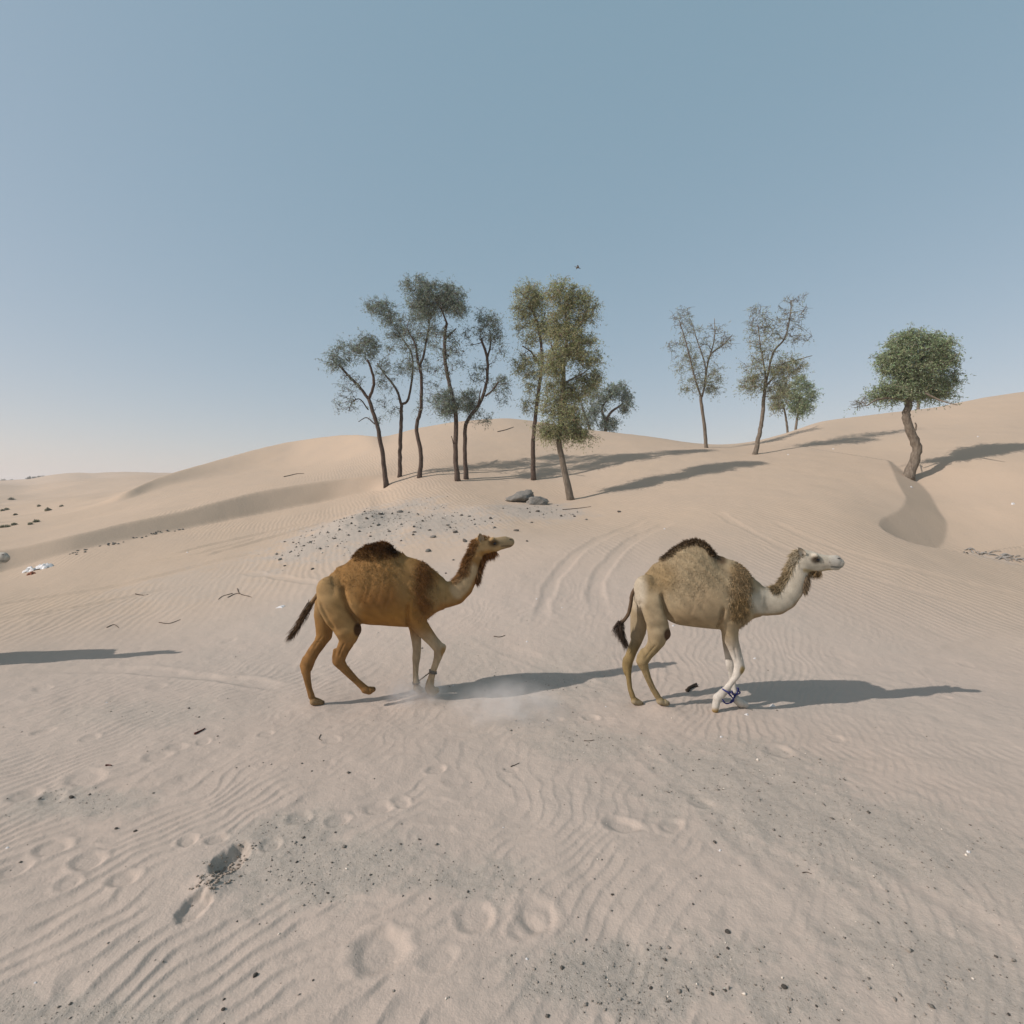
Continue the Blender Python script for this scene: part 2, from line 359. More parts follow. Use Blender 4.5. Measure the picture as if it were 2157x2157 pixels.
# rim of the wind-scoured hollow beside the right-hand tree, walked with the hollow on the right-hand side
_rim = [(1868, 968), (1880, 990), (1888, 1010), (1898, 1030), (1908, 1048), (1896, 1072), (1862, 1090), (1851, 1104), (1868, 1120), (1905, 1137), (1950, 1149), (2000, 1158), (2070, 1172), (2157, 1192), (2330, 1225)]
RIM = np.array([on_ground(*p) for p in _rim])
RIM = spline(RIM, 60)
def _inside(x, y, poly):
    ins = np.zeros(x.shape, bool); n = len(poly); j = n - 1
    for i in range(n):
        xi, yi = poly[i]; xj, yj = poly[j]
        c = ((yi > y) != (yj > y)) & (x < (xj - xi) * (y - yi) / (yj - yi + 1e-12) + xi)
        ins ^= c; j = i
    return ins
_hc = np.vstack([RIM, [[34, 16.0], [34, 27], [20.0, 27.5], [RIM[0, 0] - 1.5, 27.5]]])
FEET = []           # (x, y, height) of feet standing on the sand

def hollow(x, y):
    out = np.zeros(x.shape)
    m = (x > 7) & (x < 36) & (y > 9) & (y < 28)
    if not m.any(): return out
    xs, ys = x[m], y[m]
    ins = _inside(xs, ys, _hc)
    d, al, sg, tot = poly_dist(xs, ys, RIM)
    depth = .50 * sstep(0, .22 * tot, al) * (1 - .35 * sstep(.6 * tot, tot, al)) + .12
    c = np.minimum(.60 * d, depth)
    c = c * (1 - sstep(1.2, 5.5, d)) ** 1.0
    out[m] = np.where(ins, -c, 0.0)
    return out

def ripples(x, y, r, want=1.0):
    """height of the wind ripples that are modelled in the sand"""
    # phase across the crests, bent by noise so that they wander and fork
    cx, cy = np.sin(np.radians(52)), -np.cos(np.radians(52))
    wx = (fbm(x / .9, y / .9, 3, 61) - .5) * .62 + (fbm(x / .25, y / .25, 2, 64) - .5) * .075
    wx = wx + (fbm(x / 3.2, y / 3.2, 2, 66) - .5) * 1.9
    lam = .118
    ph = (x * cx + y * cy + wx) / lam
    fr = ph - np.floor(ph)
    wv = np.where(fr < .75, (fr / .75) ** 1.35, (1 - fr) / .25)
    wv = wv * (1 - .35 * (1 - wv))
    amp = (.35 + .35 * sstep(5.0, 3.5, r)) + .8 * sstep(.38, .66, fbm(x / 1.7, y / 1.7, 3, 70))
    return (wv - .5) * .0088 * amp * (1 - .45 * sstep(6.0, 9.0, r))

def details(x, y, full=True):
    """everything smaller than the dunes; also returns the gravel mask"""
    x = np.asarray(x, float); y = np.asarray(y, float); shp = x.shape; x = x.ravel(); y = y.ravel()
    r = np.hypot(x, y); out = hollow(x, y)
    gm = np.zeros(x.shape)
    nz = fbm(x / .55, y / .55, 4, 80)
    nf = fbm(x / .06, y / .06, 2, 82)
    for cx, cy, rx, ry, s in _gr:
        e = np.hypot((x - cx) / rx, (y - cy) / ry)
        gm = np.maximum(gm, s * sstep(1.25, .35, e + (nz - .5) * 1.1 + (nf - .5) * .9))
    for cx, cy, rx, ry, h in MOUND:
        e = np.hypot((x - cx) / rx, (y - cy) / ry)
        m = e < 1.5
        out[m] += (h * np.exp(-2.2 * e[m] ** 2) * (.55 + .9 * fbm(x[m] / .8, y[m] / .8, 3, 85)))
    keep = np.ones(x.shape)
    for pts, w, dp, tread in _tr:
        P = np.array(pts); m = (x > P[:, 0].min() - .6) & (x < P[:, 0].max() + .6) & (y > P[:, 1].min() - .6) & (y < P[:, 1].max() + .6)
        if not m.any(): continue
        d, al, sg, tot = poly_dist(x[m], y[m], P)
        d = d + (fbm(x[m] / .5, y[m] / .5, 2, 90) - .5) * .14
        fd = sstep(0, .12 * tot, al) * sstep(tot, .88 * tot, al) * sstep(.25, .55, fbm(al / 1.7, al * 0, 2, 91))
        g = -dp * np.exp(-(d / w) ** 4) + .4 * dp * np.exp(-((d - 1.35 * w) / (.4 * w)) ** 2)
        if tread: g += .3 * dp * np.sin(al * 2 * math.pi / .11 + sg * d * 12) * np.exp(-(d / w) ** 4)
        out[m] += g * fd * (.9 if P[:, 0].max() < -1.5 else .36)
        keep[m] *= 1 - .75 * fd * np.exp(-(d / (1.2 * w)) ** 4)
    for c, rr, dp, rot, asp in _pr:
        m = np.hypot(x - c[0], y - c[1]) < 2.6 * rr
        if not m.any(): continue
        dx, dy = x[m] - c[0], y[m] - c[1]
        u = (dx * math.cos(rot) + dy * math.sin(rot)) / rr; v = (-dx * math.sin(rot) + dy * math.cos(rot)) / (rr * asp)
        e = np.hypot(u, v) * (1 + .35 * (fbm(x[m] / .12, y[m] / .12, 2, 95) - .5))
        out[m] += (-dp * sstep(1.12, .6, e) * (1 + .35 * u) + .25 * dp * np.exp(-((e - 1.25) / .2) ** 2)) * .5
        keep[m] *= 1 - .9 * sstep(1.5, .9, e)
    # the deep print with its broken crust
    m = np.hypot(x - HOLE[0], y - HOLE[1]) < 1.2
    if m.any():
        dx, dy = x[m] - HOLE[0], y[m] - HOLE[1]
        a = math.atan2(HOLE2[1] - HOLE[1], HOLE2[0] - HOLE[0])
        u = dx * math.cos(a) + dy * math.sin(a); v = -dx * math.sin(a) + dy * math.cos(a)
        rg = fbm(x[m] / .05, y[m] / .05, 3, 97) - .5
        out[m] += -.075 * sstep(1.1, .5, np.hypot(u / .17, v / .11) + rg * .5)
        out[m] += (.035 + .05 * rg) * np.exp(-((u - .24) / .10) ** 2 - (v / .10) ** 2)
        out[m] += -.035 * sstep(1.1, .5, np.hypot((u - .40) / .13, v / .085) + rg * .5)
        keep[m] *= 1 - sstep(.5, .3, np.hypot(u - .15, v))
    rip = keep * (1 - .6 * np.clip(gm * 1.25, 0, 1))
    if full:
        near = sstep(13, 8.5, r)
        mm = (r < 13) & (r > 1.0)
        w = np.zeros(x.shape)
        w[mm] = ripples(x[mm], y[mm], r[mm])
        out += w * near * rip
        # trampled, blown sand and grit
        out += near * (1 + .6 * gm) * .014 * (fbm(x / .16, y / .16, 4, 100) - .5) + .03 * (fbm(x / .7, y / .7, 3, 104) - .5) * sstep(1, 3, r)
    for fx, fy, dz, rad in FEET:
        e = np.hypot(x - fx, y - fy)
        out += dz * np.exp(-(e / rad) ** 2)
    return out.reshape(shp), gm.reshape(shp), rip.reshape(shp)

def ground(x, y):
    x = np.atleast_1d(np.asarray(x, float)); y = np.atleast_1d(np.asarray(y, float))
    return ground0(x, y) + details(x, y)[0]
def gz(x, y): return float(ground(x, y)[0])

def build_ground():
    ha = math.radians(53)
    a1 = np.linspace(-ha, ha, 900)
    a2 = np.linspace(ha, 2 * math.pi - ha, 120)[1:-1]
    az = np.concatenate([a1, a2])
    r = [0.25]
    while r[-1] < 6000:
        q = r[-1]
        st = .05 if q < 1.2 else 0.0031 if q < 9 else .0055 if q < 52 else .016 if q < 400 else .06
        if 1.2 <= q < 1.8: st = .012
        r.append(q * (1 + st))
    r = np.array(r); nr, na = len(r), len(az)
    R, A = np.meshgrid(r, az, indexing='ij')
    X = R * np.sin(A); Y = R * np.cos(A)
    Z = np.empty_like(X); G = np.empty_like(X); RP = np.empty_like(X)
    for i in range(0, nr, 80):
        s = slice(i, i + 80)
        d, g, rp = details(X[s], Y[s])
        Z[s] = ground0(X[s], Y[s]) + d; G[s] = g; RP[s] = rp
    gx = np.gradient(Z, axis=0) / np.gradient(R, axis=0); steep = sstep(.34, .24, abs(gx))
    far = steep * RP * (.15 + .85 * sstep(.36, .62, fbm(X / 4.5, Y / 4.5, 3, 110))) * sstep(8.5, 13, R) * sstep(70, 30, R)
    v = np.stack([X.ravel(), Y.ravel(), Z.ravel()], -1)
    i = (np.arange(nr - 1) * na)[:, None]; j = np.arange(na)[None, :]; k = (j + 1) % na
    q = np.stack([i + j, i + na + j, i + na + k, i + k], -1).reshape(-1, 4)
    v = np.vstack([v, [0, 0, float(Z[0].mean())]]); c = nr * na
    t = np.stack([np.arange(na), (np.arange(na) + 1) % na, np.full(na, c)], -1)
    q = q[:, ::-1]; t = t[:, ::1]
    me = mesh_np('sand', v, [q[:, ::-1][:, ::-1], t], mat_sand(), True, None, {'gravel': np.append(G.ravel(), 0), 'farrip': np.append(far.ravel(), 0), 'dune': np.append((sstep(8.5, 16, R) * (1 - G)).ravel(), 0)})
    o = link('sand', me); tag(o, 'pale rippled desert sand rising into dunes', 'sand', kind='structure')
    return o
# ---------------------------------------------------------------- where the camels stand (their feet press the sand)
class Beast:
    """an animal drawn side-on in a picture crop (x0, y0, zoom) and standing on its own line across the sand"""
    def __init__(s, root, psi, x0, y0, zoom=3.45, h=.0095):
        s.x0, s.y0, s.zm = x0, y0, zoom; s.root = np.array(root, float); s.psi = psi; s.h = h
        s.c, s.s = math.cos(psi), math.sin(psi)
    def loc(s, zx, zy, w=0.0):
        px, py = s.x0 + zx / s.zm, s.y0 + zy / s.zm; u = (px - CX) / F
        d = (s.c * s.root[1] - s.s * s.root[0] - w) / (s.c - u * s.s)
        X, Y = u * d - s.root[0], d - s.root[1]
        return np.array([s.c * X + s.s * Y, -s.s * X + s.c * Y, CZ - (py - HOR) / F * d])
    def world(s, p):
        p = np.atleast_2d(p)
        return np.stack([s.root[0] + s.c * p[:, 0] - s.s * p[:, 1], s.root[1] + s.s * p[:, 0] + s.c * p[:, 1], p[:, 2]], -1)
    def zxy(s, p):
        q = s.world(p)
        return (CX + F * q[:, 0] / q[:, 1] - s.x0) * s.zm, (HOR + F * (CZ - q[:, 2]) / q[:, 1] - s.y0) * s.zm
    def mpz(s): return s.root[1] / F / s.zm
    def start(s, lo, hi):
        s.org = np.array(lo); n = np.ceil((np.array(hi) - s.org) / s.h).astype(int)
        s.ax = [s.org[i] + np.arange(n[i]) * s.h for i in range(3)]
        s.F = np.full(n, 1.0, np.float32)
    def box(s, lo, hi):
        r = []
        for i in range(3):
            a = max(0, int((lo[i] - s.org[i]) / s.h)); b = min(len(s.ax[i]), int((hi[i] - s.org[i]) / s.h) + 2)
            r.append(slice(a, max(a + 1, b)))
        return tuple(r), np.meshgrid(*[s.ax[i][r[i]] for i in range(3)], indexing='ij')
    def merge(s, sl, f, k):
        a = s.F[sl]
        hh = np.clip(.5 + .5 * (a - f) / k, 0, 1)
        s.F[sl] = (a * (1 - hh) + f * hh - k * hh * (1 - hh)).astype(np.float32)
    def chain(s, pts, sy=1.0, k=.03):
        P = [(s.loc(zx, zy, w), r * s.mpz()) for zx, zy, r, w in [(*p, 0.0)[:4] if len(p) == 3 else p for p in pts]]
        A = np.array([p for p, r in P]); R = np.array([r for p, r in P]); mg = R.max() + k + .05
        sl, (X, Y, Z) = s.box(A.min(0) - mg, A.max(0) + mg)
        f = None
        for i in range(max(1, len(P) - 1)):
            a, ra = P[i]; b, rb = P[min(i + 1, len(P) - 1)]
            ab = b - a; ab2 = ab.copy(); ab2[1] /= sy; L = ab2 @ ab2 + 1e-9
            dx, dy, dz = X - a[0], (Y - a[1]) / sy, Z - a[2]
            t = np.clip((dx * ab2[0] + dy * ab2[1] + dz * ab2[2]) / L, 0, 1)
            g = np.sqrt((dx - t * ab2[0]) ** 2 + (dy - t * ab2[1]) ** 2 + (dz - t * ab2[2]) ** 2) - (ra + (rb - ra) * t)
            f = g if f is None else np.minimum(f, g)
        s.merge(sl, f * (sy ** .5), k)
    def groove(s, pts, width, depth, ymin=.06, side=0):
        P = np.array([s.loc(zx, zy, .15)[[0, 2]] for zx, zy in pts]); mg = 3 * width
        sl, (X, Y, Z) = s.box([P[:, 0].min() - mg, -9, P[:, 1].min() - mg], [P[:, 0].max() + mg, 9, P[:, 1].max() + mg])
        d, al, sg, tot = poly_dist(X[:, 0, :], Z[:, 0, :], P)
        g = depth * np.exp(-(d / width) ** 2) * sstep(0, .2 * tot, al + .05 * tot) * sstep(tot, .8 * tot, al - .05 * tot)
        s.F[sl] += (g[:, None, :] * sstep(ymin, ymin + .06, abs(Y))).astype(np.float32)
    def loft(s, st, k=.05, egg=.28):
        """stations (x, top, bottom, half width in metres)"""
        T = np.array([[*s.loc(zx, t)[[0, 2]], s.loc(zx, b)[2], hw] for zx, t, b, hw in st])
        lo = np.array([T[0, 0] - .15, -T[:, 3].max() - .12, T[:, 2].min() - .12]); hi = np.array([T[-1, 0] + .15, T[:, 3].max() + .12, T[:, 1].max() + .12])
        sl, (X, Y, Z) = s.box(lo, hi)
        xs = s.ax[0][sl[0]]; xc = np.clip(xs, T[0, 0], T[-1, 0])
        def ip(c):
            v = np.interp(xc, T[:, 0], T[:, c]); sg = 3
            kk = np.exp(-.5 * (np.arange(-9, 10) / sg) ** 2); kk /= kk.sum()
            return np.convolve(np.pad(v, 9, mode='edge'), kk, 'valid')[:, None, None]
        top, bot, hw = ip(1), ip(2), ip(3)
        zc, hh = (top + bot) / 2, (top - bot) / 2
        tz = np.clip((Z - zc) / hh, -1.2, 1.2)
        f = (np.sqrt((Y / (hw * (1 - egg * tz))) ** 2 + ((Z - zc) / hh) ** 2) - 1) * np.minimum(hw, hh)
        ex = abs(xs - xc)[:, None, None]
        f = np.where(ex > 0, np.sqrt(np.maximum(f, 0) ** 2 + ex ** 2), f)
        s.merge(sl, f, k)


B1 = Beast((-1.675, 6.11), math.radians(15.0), 560, 1080)
B2 = Beast((2.06, 5.95), math.radians(-6.0), 1260, 1100)
for B, feet in ((B1, [(360, 1402, -.06), (1205, 1335, .06), (1105, 1318, -.06)]), (B2, [(475, 1336, .06), (290, 1336, -.06), (855, 1386, .06), (1040, 1349, -.06)])):
    for fx, fy, w in feet:
        W = B.world(B.loc(fx, fy, w))[0]
        FEET.append((W[0], W[1], (W[2] - float(ground(W[0], W[1])[0])) * .9 + .008, .20))
build_ground()

# ---------------------------------------------------------------- camels
def surface_nets(Fv, org, h):
    """closed quad mesh of the zero level of a sampled field (inside negative)"""
    nx, ny, nz = Fv.shape; s = Fv < 0
    cnt = np.zeros((nx - 1, ny - 1, nz - 1), np.int8)
    off = [(i, j, k) for i in (0, 1) for j in (0, 1) for k in (0, 1)]
    for i, j, k in off: cnt += s[i:nx - 1 + i, j:ny - 1 + j, k:nz - 1 + k]
    act = (cnt > 0) & (cnt < 8)
    ci = np.argwhere(act); idx = np.full(act.shape, -1, np.int64); idx[act] = np.arange(len(ci))
    fv = np.stack([Fv[ci[:, 0] + i, ci[:, 1] + j, ci[:, 2] + k] for i, j, k in off], -1).astype(float)
    acc = np.zeros((len(ci), 3)); n = np.zeros(len(ci)); O = np.array(off, float)
    for a in range(8):
        for b in range(a + 1, 8):
            if abs(O[a] - O[b]).sum() != 1: continue
            fa, fb = fv[:, a], fv[:, b]; m = (fa < 0) != (fb < 0)
            t = fa[m] / (fa[m] - fb[m])
            acc[m] += O[a] + (O[b] - O[a]) * t[:, None]; n[m] += 1
    v = (ci + acc / n[:, None]) * h + org
    Q = []
    for ax in range(3):
        u, w = [(1, 2), (2, 0), (0, 1)][ax]
        sl0 = [slice(1, -1)] * 3; sl1 = [slice(1, -1)] * 3
        sl0[ax] = slice(0, -1); sl1[ax] = slice(1, None)
        d = s[tuple(sl0)] != s[tuple(sl1)]; ins = s[tuple(sl0)]
        e = np.argwhere(d); g = ins[d]
        e = e + 1; e[:, ax] -= 1
        def cell(du, dw):
            c = e.copy(); c[:, u] += du; c[:, w] += dw; return idx[c[:, 0], c[:, 1], c[:, 2]]
        q = np.stack([cell(-1, -1), cell(0, -1), cell(0, 0), cell(-1, 0)], -1)
        q = np.where(g[:, None], q, q[:, ::-1])
        Q.append(q)
    q = np.concatenate(Q); q = q[(q >= 0).all(1)]
    return v, q

def vnormals(v, q):
    n = np.zeros_like(v); a, b, c, d = (v[q[:, i]] for i in range(4))
    fn = np.cross(c - a, d - b)
    for i in range(4): np.add.at(n, q[:, i], fn)
    return n / (np.linalg.norm(n, axis=1)[:, None] + 1e-12)

def blades(p, dr, ln, wd, col, nrm=None, bend=.4, gravity=None):
    """tapering hairs: p root, dr direction, ln length, wd width"""
    n = len(p); dr = dr / (np.linalg.norm(dr, axis=1)[:, None] + 1e-9)
    rnd = RNG.normal(size=(n, 3)); sd = np.cross(dr, rnd); sd /= np.linalg.norm(sd, axis=1)[:, None] + 1e-9
    ln = np.broadcast_to(ln, (n,))[:, None]; wd = np.broadcast_to(wd, (n,))[:, None]
    g = np.array([0, 0, -1.0]) * bend
    m = p + dr * ln * .55; e = p + dr * ln * .95 + g * ln * .45
    v = np.stack([p - sd * wd / 2, p + sd * wd / 2, m - sd * wd * .4 + g * ln * .12, m + sd * wd * .4 + g * ln * .12, e], 1).reshape(-1, 3)
    i = np.arange(n)[:, None] * 5
    q = np.concatenate([i + 0, i + 1, i + 3, i + 2], 1); t = np.concatenate([i + 2, i + 3, i + 4], 1)
    c = np.repeat(col, 5, axis=0)
    return v, q, t, c

def mat_coat(name, rough=.85, fine=90):
    m, nt, b = new_mat(name); P = obj_pos(nt)
    n = noise_tex(nt, P, fine, 4, .65)
    c = mixc(nt, ramp(nt, n, [(.25, .28), (.55, 0.0)]), attr(nt, 'col', 'Color'), (0.10, 0.06, 0.03))
    nt.links.new(c, b.inputs['Base Color'])
    b.inputs['Roughness'].default_value = rough; b.inputs['Specular IOR Level'].default_value = .08
    wl_ = attr(nt, 'wool')
    n1 = bump(nt, noise_tex(nt, P, 42, 5, .6), .02, maths(nt, 'ADD', maths(nt, 'MULTIPLY', wl_, .75), .10))
    nt.links.new(bump(nt, n, .004, .5, n1), b.inputs['Normal'])
    return m
def mat_hair():
    m, nt, b = new_mat('camel_hair')
    nt.links.new(attr(nt, 'col', 'Color'), b.inputs['Base Color']); b.inputs['Roughness'].default_value = .8
    return m
def mat_plain(name, col, rough=.8, spec=.2, var=.25, scale=20):
    m, nt, b = new_mat(name); P = obj_pos(nt)
    dk = tuple(x * (1 - var) for x in col)
    nt.links.new(mixc(nt, noise_tex(nt, P, scale, 4, .6), dk, col), b.inputs['Base Color'])
    b.inputs['Roughness'].default_value = rough; b.inputs['Specular IOR Level'].default_value = spec
    return m
M_COAT = mat_coat('camel_coat'); M_HAIR = mat_hair()
M_EYE = mat_plain('camel_eye', (0.012, 0.008, 0.006), .15, .5); M_DARK = mat_plain('camel_nostril', (0.05, 0.04, 0.038), .6)

def ell(zx, zy, cx, cy, rx, ry, soft=.35, nz=0):
    return sstep(1 + soft, 1 - soft, np.hypot((zx - cx) / rx, (zy - cy) / ry) + nz)
def along(zx, zy, pts, r, soft=.4, nz=0):
    d, *_ = poly_dist(zx, zy, np.array(pts, float)); return sstep(r * (1 + soft), r * (1 - soft), d + nz * r)
def lay(c, w, col): return c * (1 - w[:, None]) + np.array(col) * w[:, None]

def finish_camel(B, name, label, wool_fn, col_fn, tufts, tail, ears, eye, nostril, tone=(1, 1, 1)):
    v, q = surface_nets(B.F, B.org, B.h)
    n = vnormals(v, q)
    zx, zy = B.zxy(v)
    wool = wool_fn(zx, zy, v)
    clump = (vnoise3(v / .055, 20) - .5) + .5 * (vnoise3(v / .022, 24) - .5)
    muscle = vnoise3(v / .16, 28) - .5
    v2 = v + n * (clump * .026 * wool + muscle * .012)[:, None]
    col = col_fn(zx, zy, v, n, wool)
    col = col * (1 + .5 * (vnoise3(v / .05, 31) - .5)[:, None] + .55 * (wool * clump)[:, None])
    streak = vnoise3(v * np.array([1 / .018, 1 / .018, 1 / .12]), 37) - .5
    col = col * (1 + .45 * streak * sstep(.95, .75, v[:, 2]))[:, None] * np.array(tone)
    col = np.clip(col, .005, .9)
    root = link(name, None, loc=(B.root[0], B.root[1], 0)); root.rotation_euler = (0, 0, B.psi)
    root.empty_display_size = .3
    tag(root, label, 'camel', 'camels walking across the sand')
    body = link('body', mesh_np('body', v2, q, M_COAT, True, col, {'wool': wool}), root)
    n2 = vnormals(v2, q)
    # hair by region
    for hn, wf, count, ln, wd, dr, lift, bend, tint in tufts:
        w = wf(zx, zy, v); p = w / w.sum()
        i = RNG.choice(len(v), count, p=p)
        d = np.array(dr)[None, :] * np.ones((count, 1)) + RNG.normal(size=(count, 3)) * .28
        nn = n2[i]; d = d - (d * nn).sum(1)[:, None] * nn + lift * nn
        jt = RNG.normal(size=(count, 3)) * B.h * .4
        cc = np.clip(col[i] * (np.array(tint) * (1 + .35 * RNG.normal(size=(count, 1)) * .6)), .004, .85)
        bv, bq, bt, bc = blades(v2[i] + jt - nn * .004, d, ln * RNG.uniform(.5, 1.25, count), wd, cc, None, bend)
        o = link(hn, mesh_np(hn, bv, [bq, bt], M_HAIR, True, bc), root)
    # tail
    mb = MB(); T = [B.loc(a, b, w) for a, b, r, w in tail['pts']]; rr = [r * B.mpz() for a, b, r, w in tail['pts']]
    P = spline(T, 28); R = np.interp(np.linspace(0, 1, 28), np.linspace(0, 1, len(rr)), rr)
    mb.tube(P, R, 8, c=tail['col'], noise=.2)
    tl = link('tail', mb.mesh('tail', M_COAT), root)
    k0 = int(28 * tail['from']); cnt = tail['n']
    i = RNG.integers(k0, 28, cnt); tg = np.gradient(P, axis=0)[i]; tg /= np.linalg.norm(tg, axis=1)[:, None]
    d = tg + RNG.normal(size=(cnt, 3)) * .16
    cc = np.array(tail['tuft']) * RNG.uniform(.5, 1.6, (cnt, 1))
    bv, bq, bt, bc = blades(P[i] + RNG.normal(size=(cnt, 3)) * R[i][:, None] * .8, d, tail['len'] * RNG.uniform(.4, 1.1, cnt), .006, cc, None, tail['bend'])
    link('tail_tuft', mesh_np('tail_tuft', bv, [bq, bt], M_HAIR, True, bc), tl)
    # ears: cupped leaves
    for (bx, by, tx, ty, w0, wt) in ears:
        a, t = B.loc(bx, by, w0), B.loc(tx, ty, wt); ax = t - a; L = np.linalg.norm(ax); ax /= L
        sd = np.cross(ax, [0, 1.0, 0]); sd /= np.linalg.norm(sd); up = np.cross(sd, ax)
        vv = []; ns, nc = 7, 5
        for s_ in np.linspace(0, 1, ns):
            wd = .036 * math.sin(math.pi * min(.97, .22 + .78 * s_)) ** .8 + .003
            for c_ in np.linspace(-1, 1, nc):
                vv.append(a + ax * L * s_ + sd * wd * c_ + up * (.028 * c_ * c_ - .012) * (1 if w0 > 0 else -1) * -1)
        qq = [[r * nc + c, r * nc + c + 1, (r + 1) * nc + c + 1, (r + 1) * nc + c] for r in range(ns - 1) for c in range(nc - 1)]
        V = np.array(vv); nb = vnormals(V, np.array(qq)); V = np.vstack([V, V - nb * .006])
        qq = qq + [[x + ns * nc for x in f[::-1]] for f in qq]
        cc = np.vstack([np.tile(ears_col, (ns * nc, 1)), np.tile(ears_col, (ns * nc, 1))])
        link('ear', mesh_np('ear', V, np.array(qq), M_COAT, True, cc), root)
    # eyes and nostrils
    def pebble(c, r, mat, nm, sc=(1, 1, 1)):
        u, w = np.meshgrid(np.linspace(0, 2 * math.pi, 13)[:-1], np.linspace(-1.45, 1.45, 7))
        V = np.stack([np.cos(w) * np.cos(u), np.cos(w) * np.sin(u), np.sin(w)], -1).reshape(-1, 3) * r * np.array(sc) + c
        i = np.arange(6)[:, None] * 12; j = np.arange(12)[None, :]
        Q = np.stack([i + j, i + (j + 1) % 12, i + 12 + (j + 1) % 12, i + 12 + j], -1).reshape(-1, 4)
        return link(nm, mesh_np(nm, V, Q, mat), root)
    def surf_y(zx_, zy_, side):
        c = B.loc(zx_, zy_, 0); m = (np.hypot(v2[:, 0] - c[0], v2[:, 2] - c[2]) < .02) & (v2[:, 1] * side > 0)
        return np.array([c[0], np.median(v2[m, 1]) if m.any() else .05 * side, c[2]])
    for sd in (-1, 1):
        pebble(surf_y(*eye, sd) + [0, -.004 * sd, 0], .021, M_EYE, 'eye', (1.15, .8, .85))
        pebble(surf_y(*nostril, sd) + [0, -.004 * sd, 0], .016, M_DARK, 'nostril', (1.5, .55, .55))
    return root, v2, zx, zy

# --- the brown camel
B1.start((-1.05, -.46, -.06), (1.95, .46, 2.05))
B1.loft([(383, 585, 650, .10), (405, 535, 700, .19), (440, 480, 690, .225), (490, 430, 690, .235), (560, 392, 715, .25), (610, 374, 765, .285), (660, 360, 792, .305), (750, 340, 810, .315), (850, 326, 814, .31), (950, 316, 822, .285), (1040, 320, 828, .25), (1100, 338, 818, .225), (1160, 362, 780, .20), (1210, 405, 742, .17), (1250, 450, 712, .14), (1285, 485, 695, .11)], .05)
B1.loft([(520, 405, 470, .05), (575, 374, 500, .12), (620, 332, 520, .17), (665, 288, 530, .19), (710, 250, 540, .20), (770, 228, 540, .20), (840, 216, 540, .20), (885, 222, 540, .19), (915, 252, 520, .17), (955, 290, 500, .13), (1000, 314, 470, .07)], .07, .62)
B1.chain([(470, 560, 95, .13), (490, 660, 104, .165), (530, 740, 100, .175), (580, 820, 86, .165), (598, 880, 70, .15)], .62, .03)
B1.chain([(648, 850, 44, .15)], .7, .04)
B1.chain([(590, 850, 82, .16), (600, 900, 66, .145), (585, 945, 52, .13), (562, 990, 44, .12), (542, 1040, 41, .11), (532, 1080, 40, .105), (565, 1125, 30, .10), (615, 1178, 26, .09), (665, 1228, 23, .085), (705, 1265, 24, .08)], .8, .015)
B1.chain([(502, 1000, 13, .12), (494, 1050, 14, .11), (501, 1080, 17, .105), (540, 1110, 20, .10)], .9, .02)
B1.chain([(278, 1060, 14, -.10), (265, 1108, 17, -.10), (282, 1150, 20, -.09)], .9, .02)
B1.chain([(1288, 975, 24, .09), (1283, 1000, 20, .09)], .9, .015)
B1.chain([(722, 1284, 28, .08), (752, 1292, 28, .08), (778, 1284, 19, .08)], .95, .015)
B1.chain([(440, 620, 80, -.13), (425, 740, 72, -.155), (428, 830, 62, -.15), (425, 890, 55, -.14), (395, 945, 44, -.125), (350, 1005, 43, -.11), (318, 1060, 43, -.10), (300, 1110, 42, -.10), (296, 1155, 33, -.09), (302, 1205, 26, -.08), (314, 1275, 20, -.07), (332, 1335, 22, -.06)], .85, .02)
B1.chain([(350, 1370, 29, -.06), (385, 1376, 24, -.06), (412, 1380, 17, -.06)], .95, .015)
B1.chain([(1120, 500, 100, .09), (1100, 620, 95, .14), (1085, 730, 78, .14)], .55, .07)
B1.chain([(1085, 740, 72, .14), (1110, 805, 62, .13), (1160, 868, 50, .115), (1213, 930, 42, .10), (1262, 985, 42, .09), (1252, 1045, 31, .085), (1235, 1098, 24, .08), (1216, 1150, 22, .07), (1202, 1200, 25, .065), (1192, 1245, 32, .06)], .85, .018)
B1.chain([(1190, 1275, 36, .06), (1210, 1300, 34, .06), (1238, 1290, 24, .06)], .9, .015)
B1.chain([(1075, 750, 66, -.13), (1088, 850, 44, -.11), (1095, 930, 35, -.10), (1096, 1000, 31, -.09), (1093, 1055, 31, -.085), (1090, 1110, 23, -.08), (1088, 1180, 20, -.07), (1092, 1238, 23, -.06)], .9, .018)
B1.chain([(1098, 1275, 29, -.06), (1125, 1292, 25, -.06)], .95, .015)
B1.chain([(1180, 560, 130, 0), (1240, 585, 116, 0), (1310, 597, 99, 0), (1375, 580, 95, 0), (1425, 540, 86, 0), (1460, 485, 76, 0), (1487, 420, 70, 0), (1508, 350, 67, 0), (1540, 275, 64, 0)], .62, .06)
B1.chain([(1562, 232, 62, 0), (1615, 235, 60, 0), (1680, 224, 46, 0), (1738, 210, 41, 0), (1775, 213, 34, 0)], .6, .035)
B1.chain([(1585, 275, 42, 0), (1640, 268, 36, 0), (1700, 252, 22, 0), (1768, 238, 15, 0)], .6, .02)
for sd in (-1, 1): B1.chain([(1648, 198, 21, .058 * sd)], 1, .02)

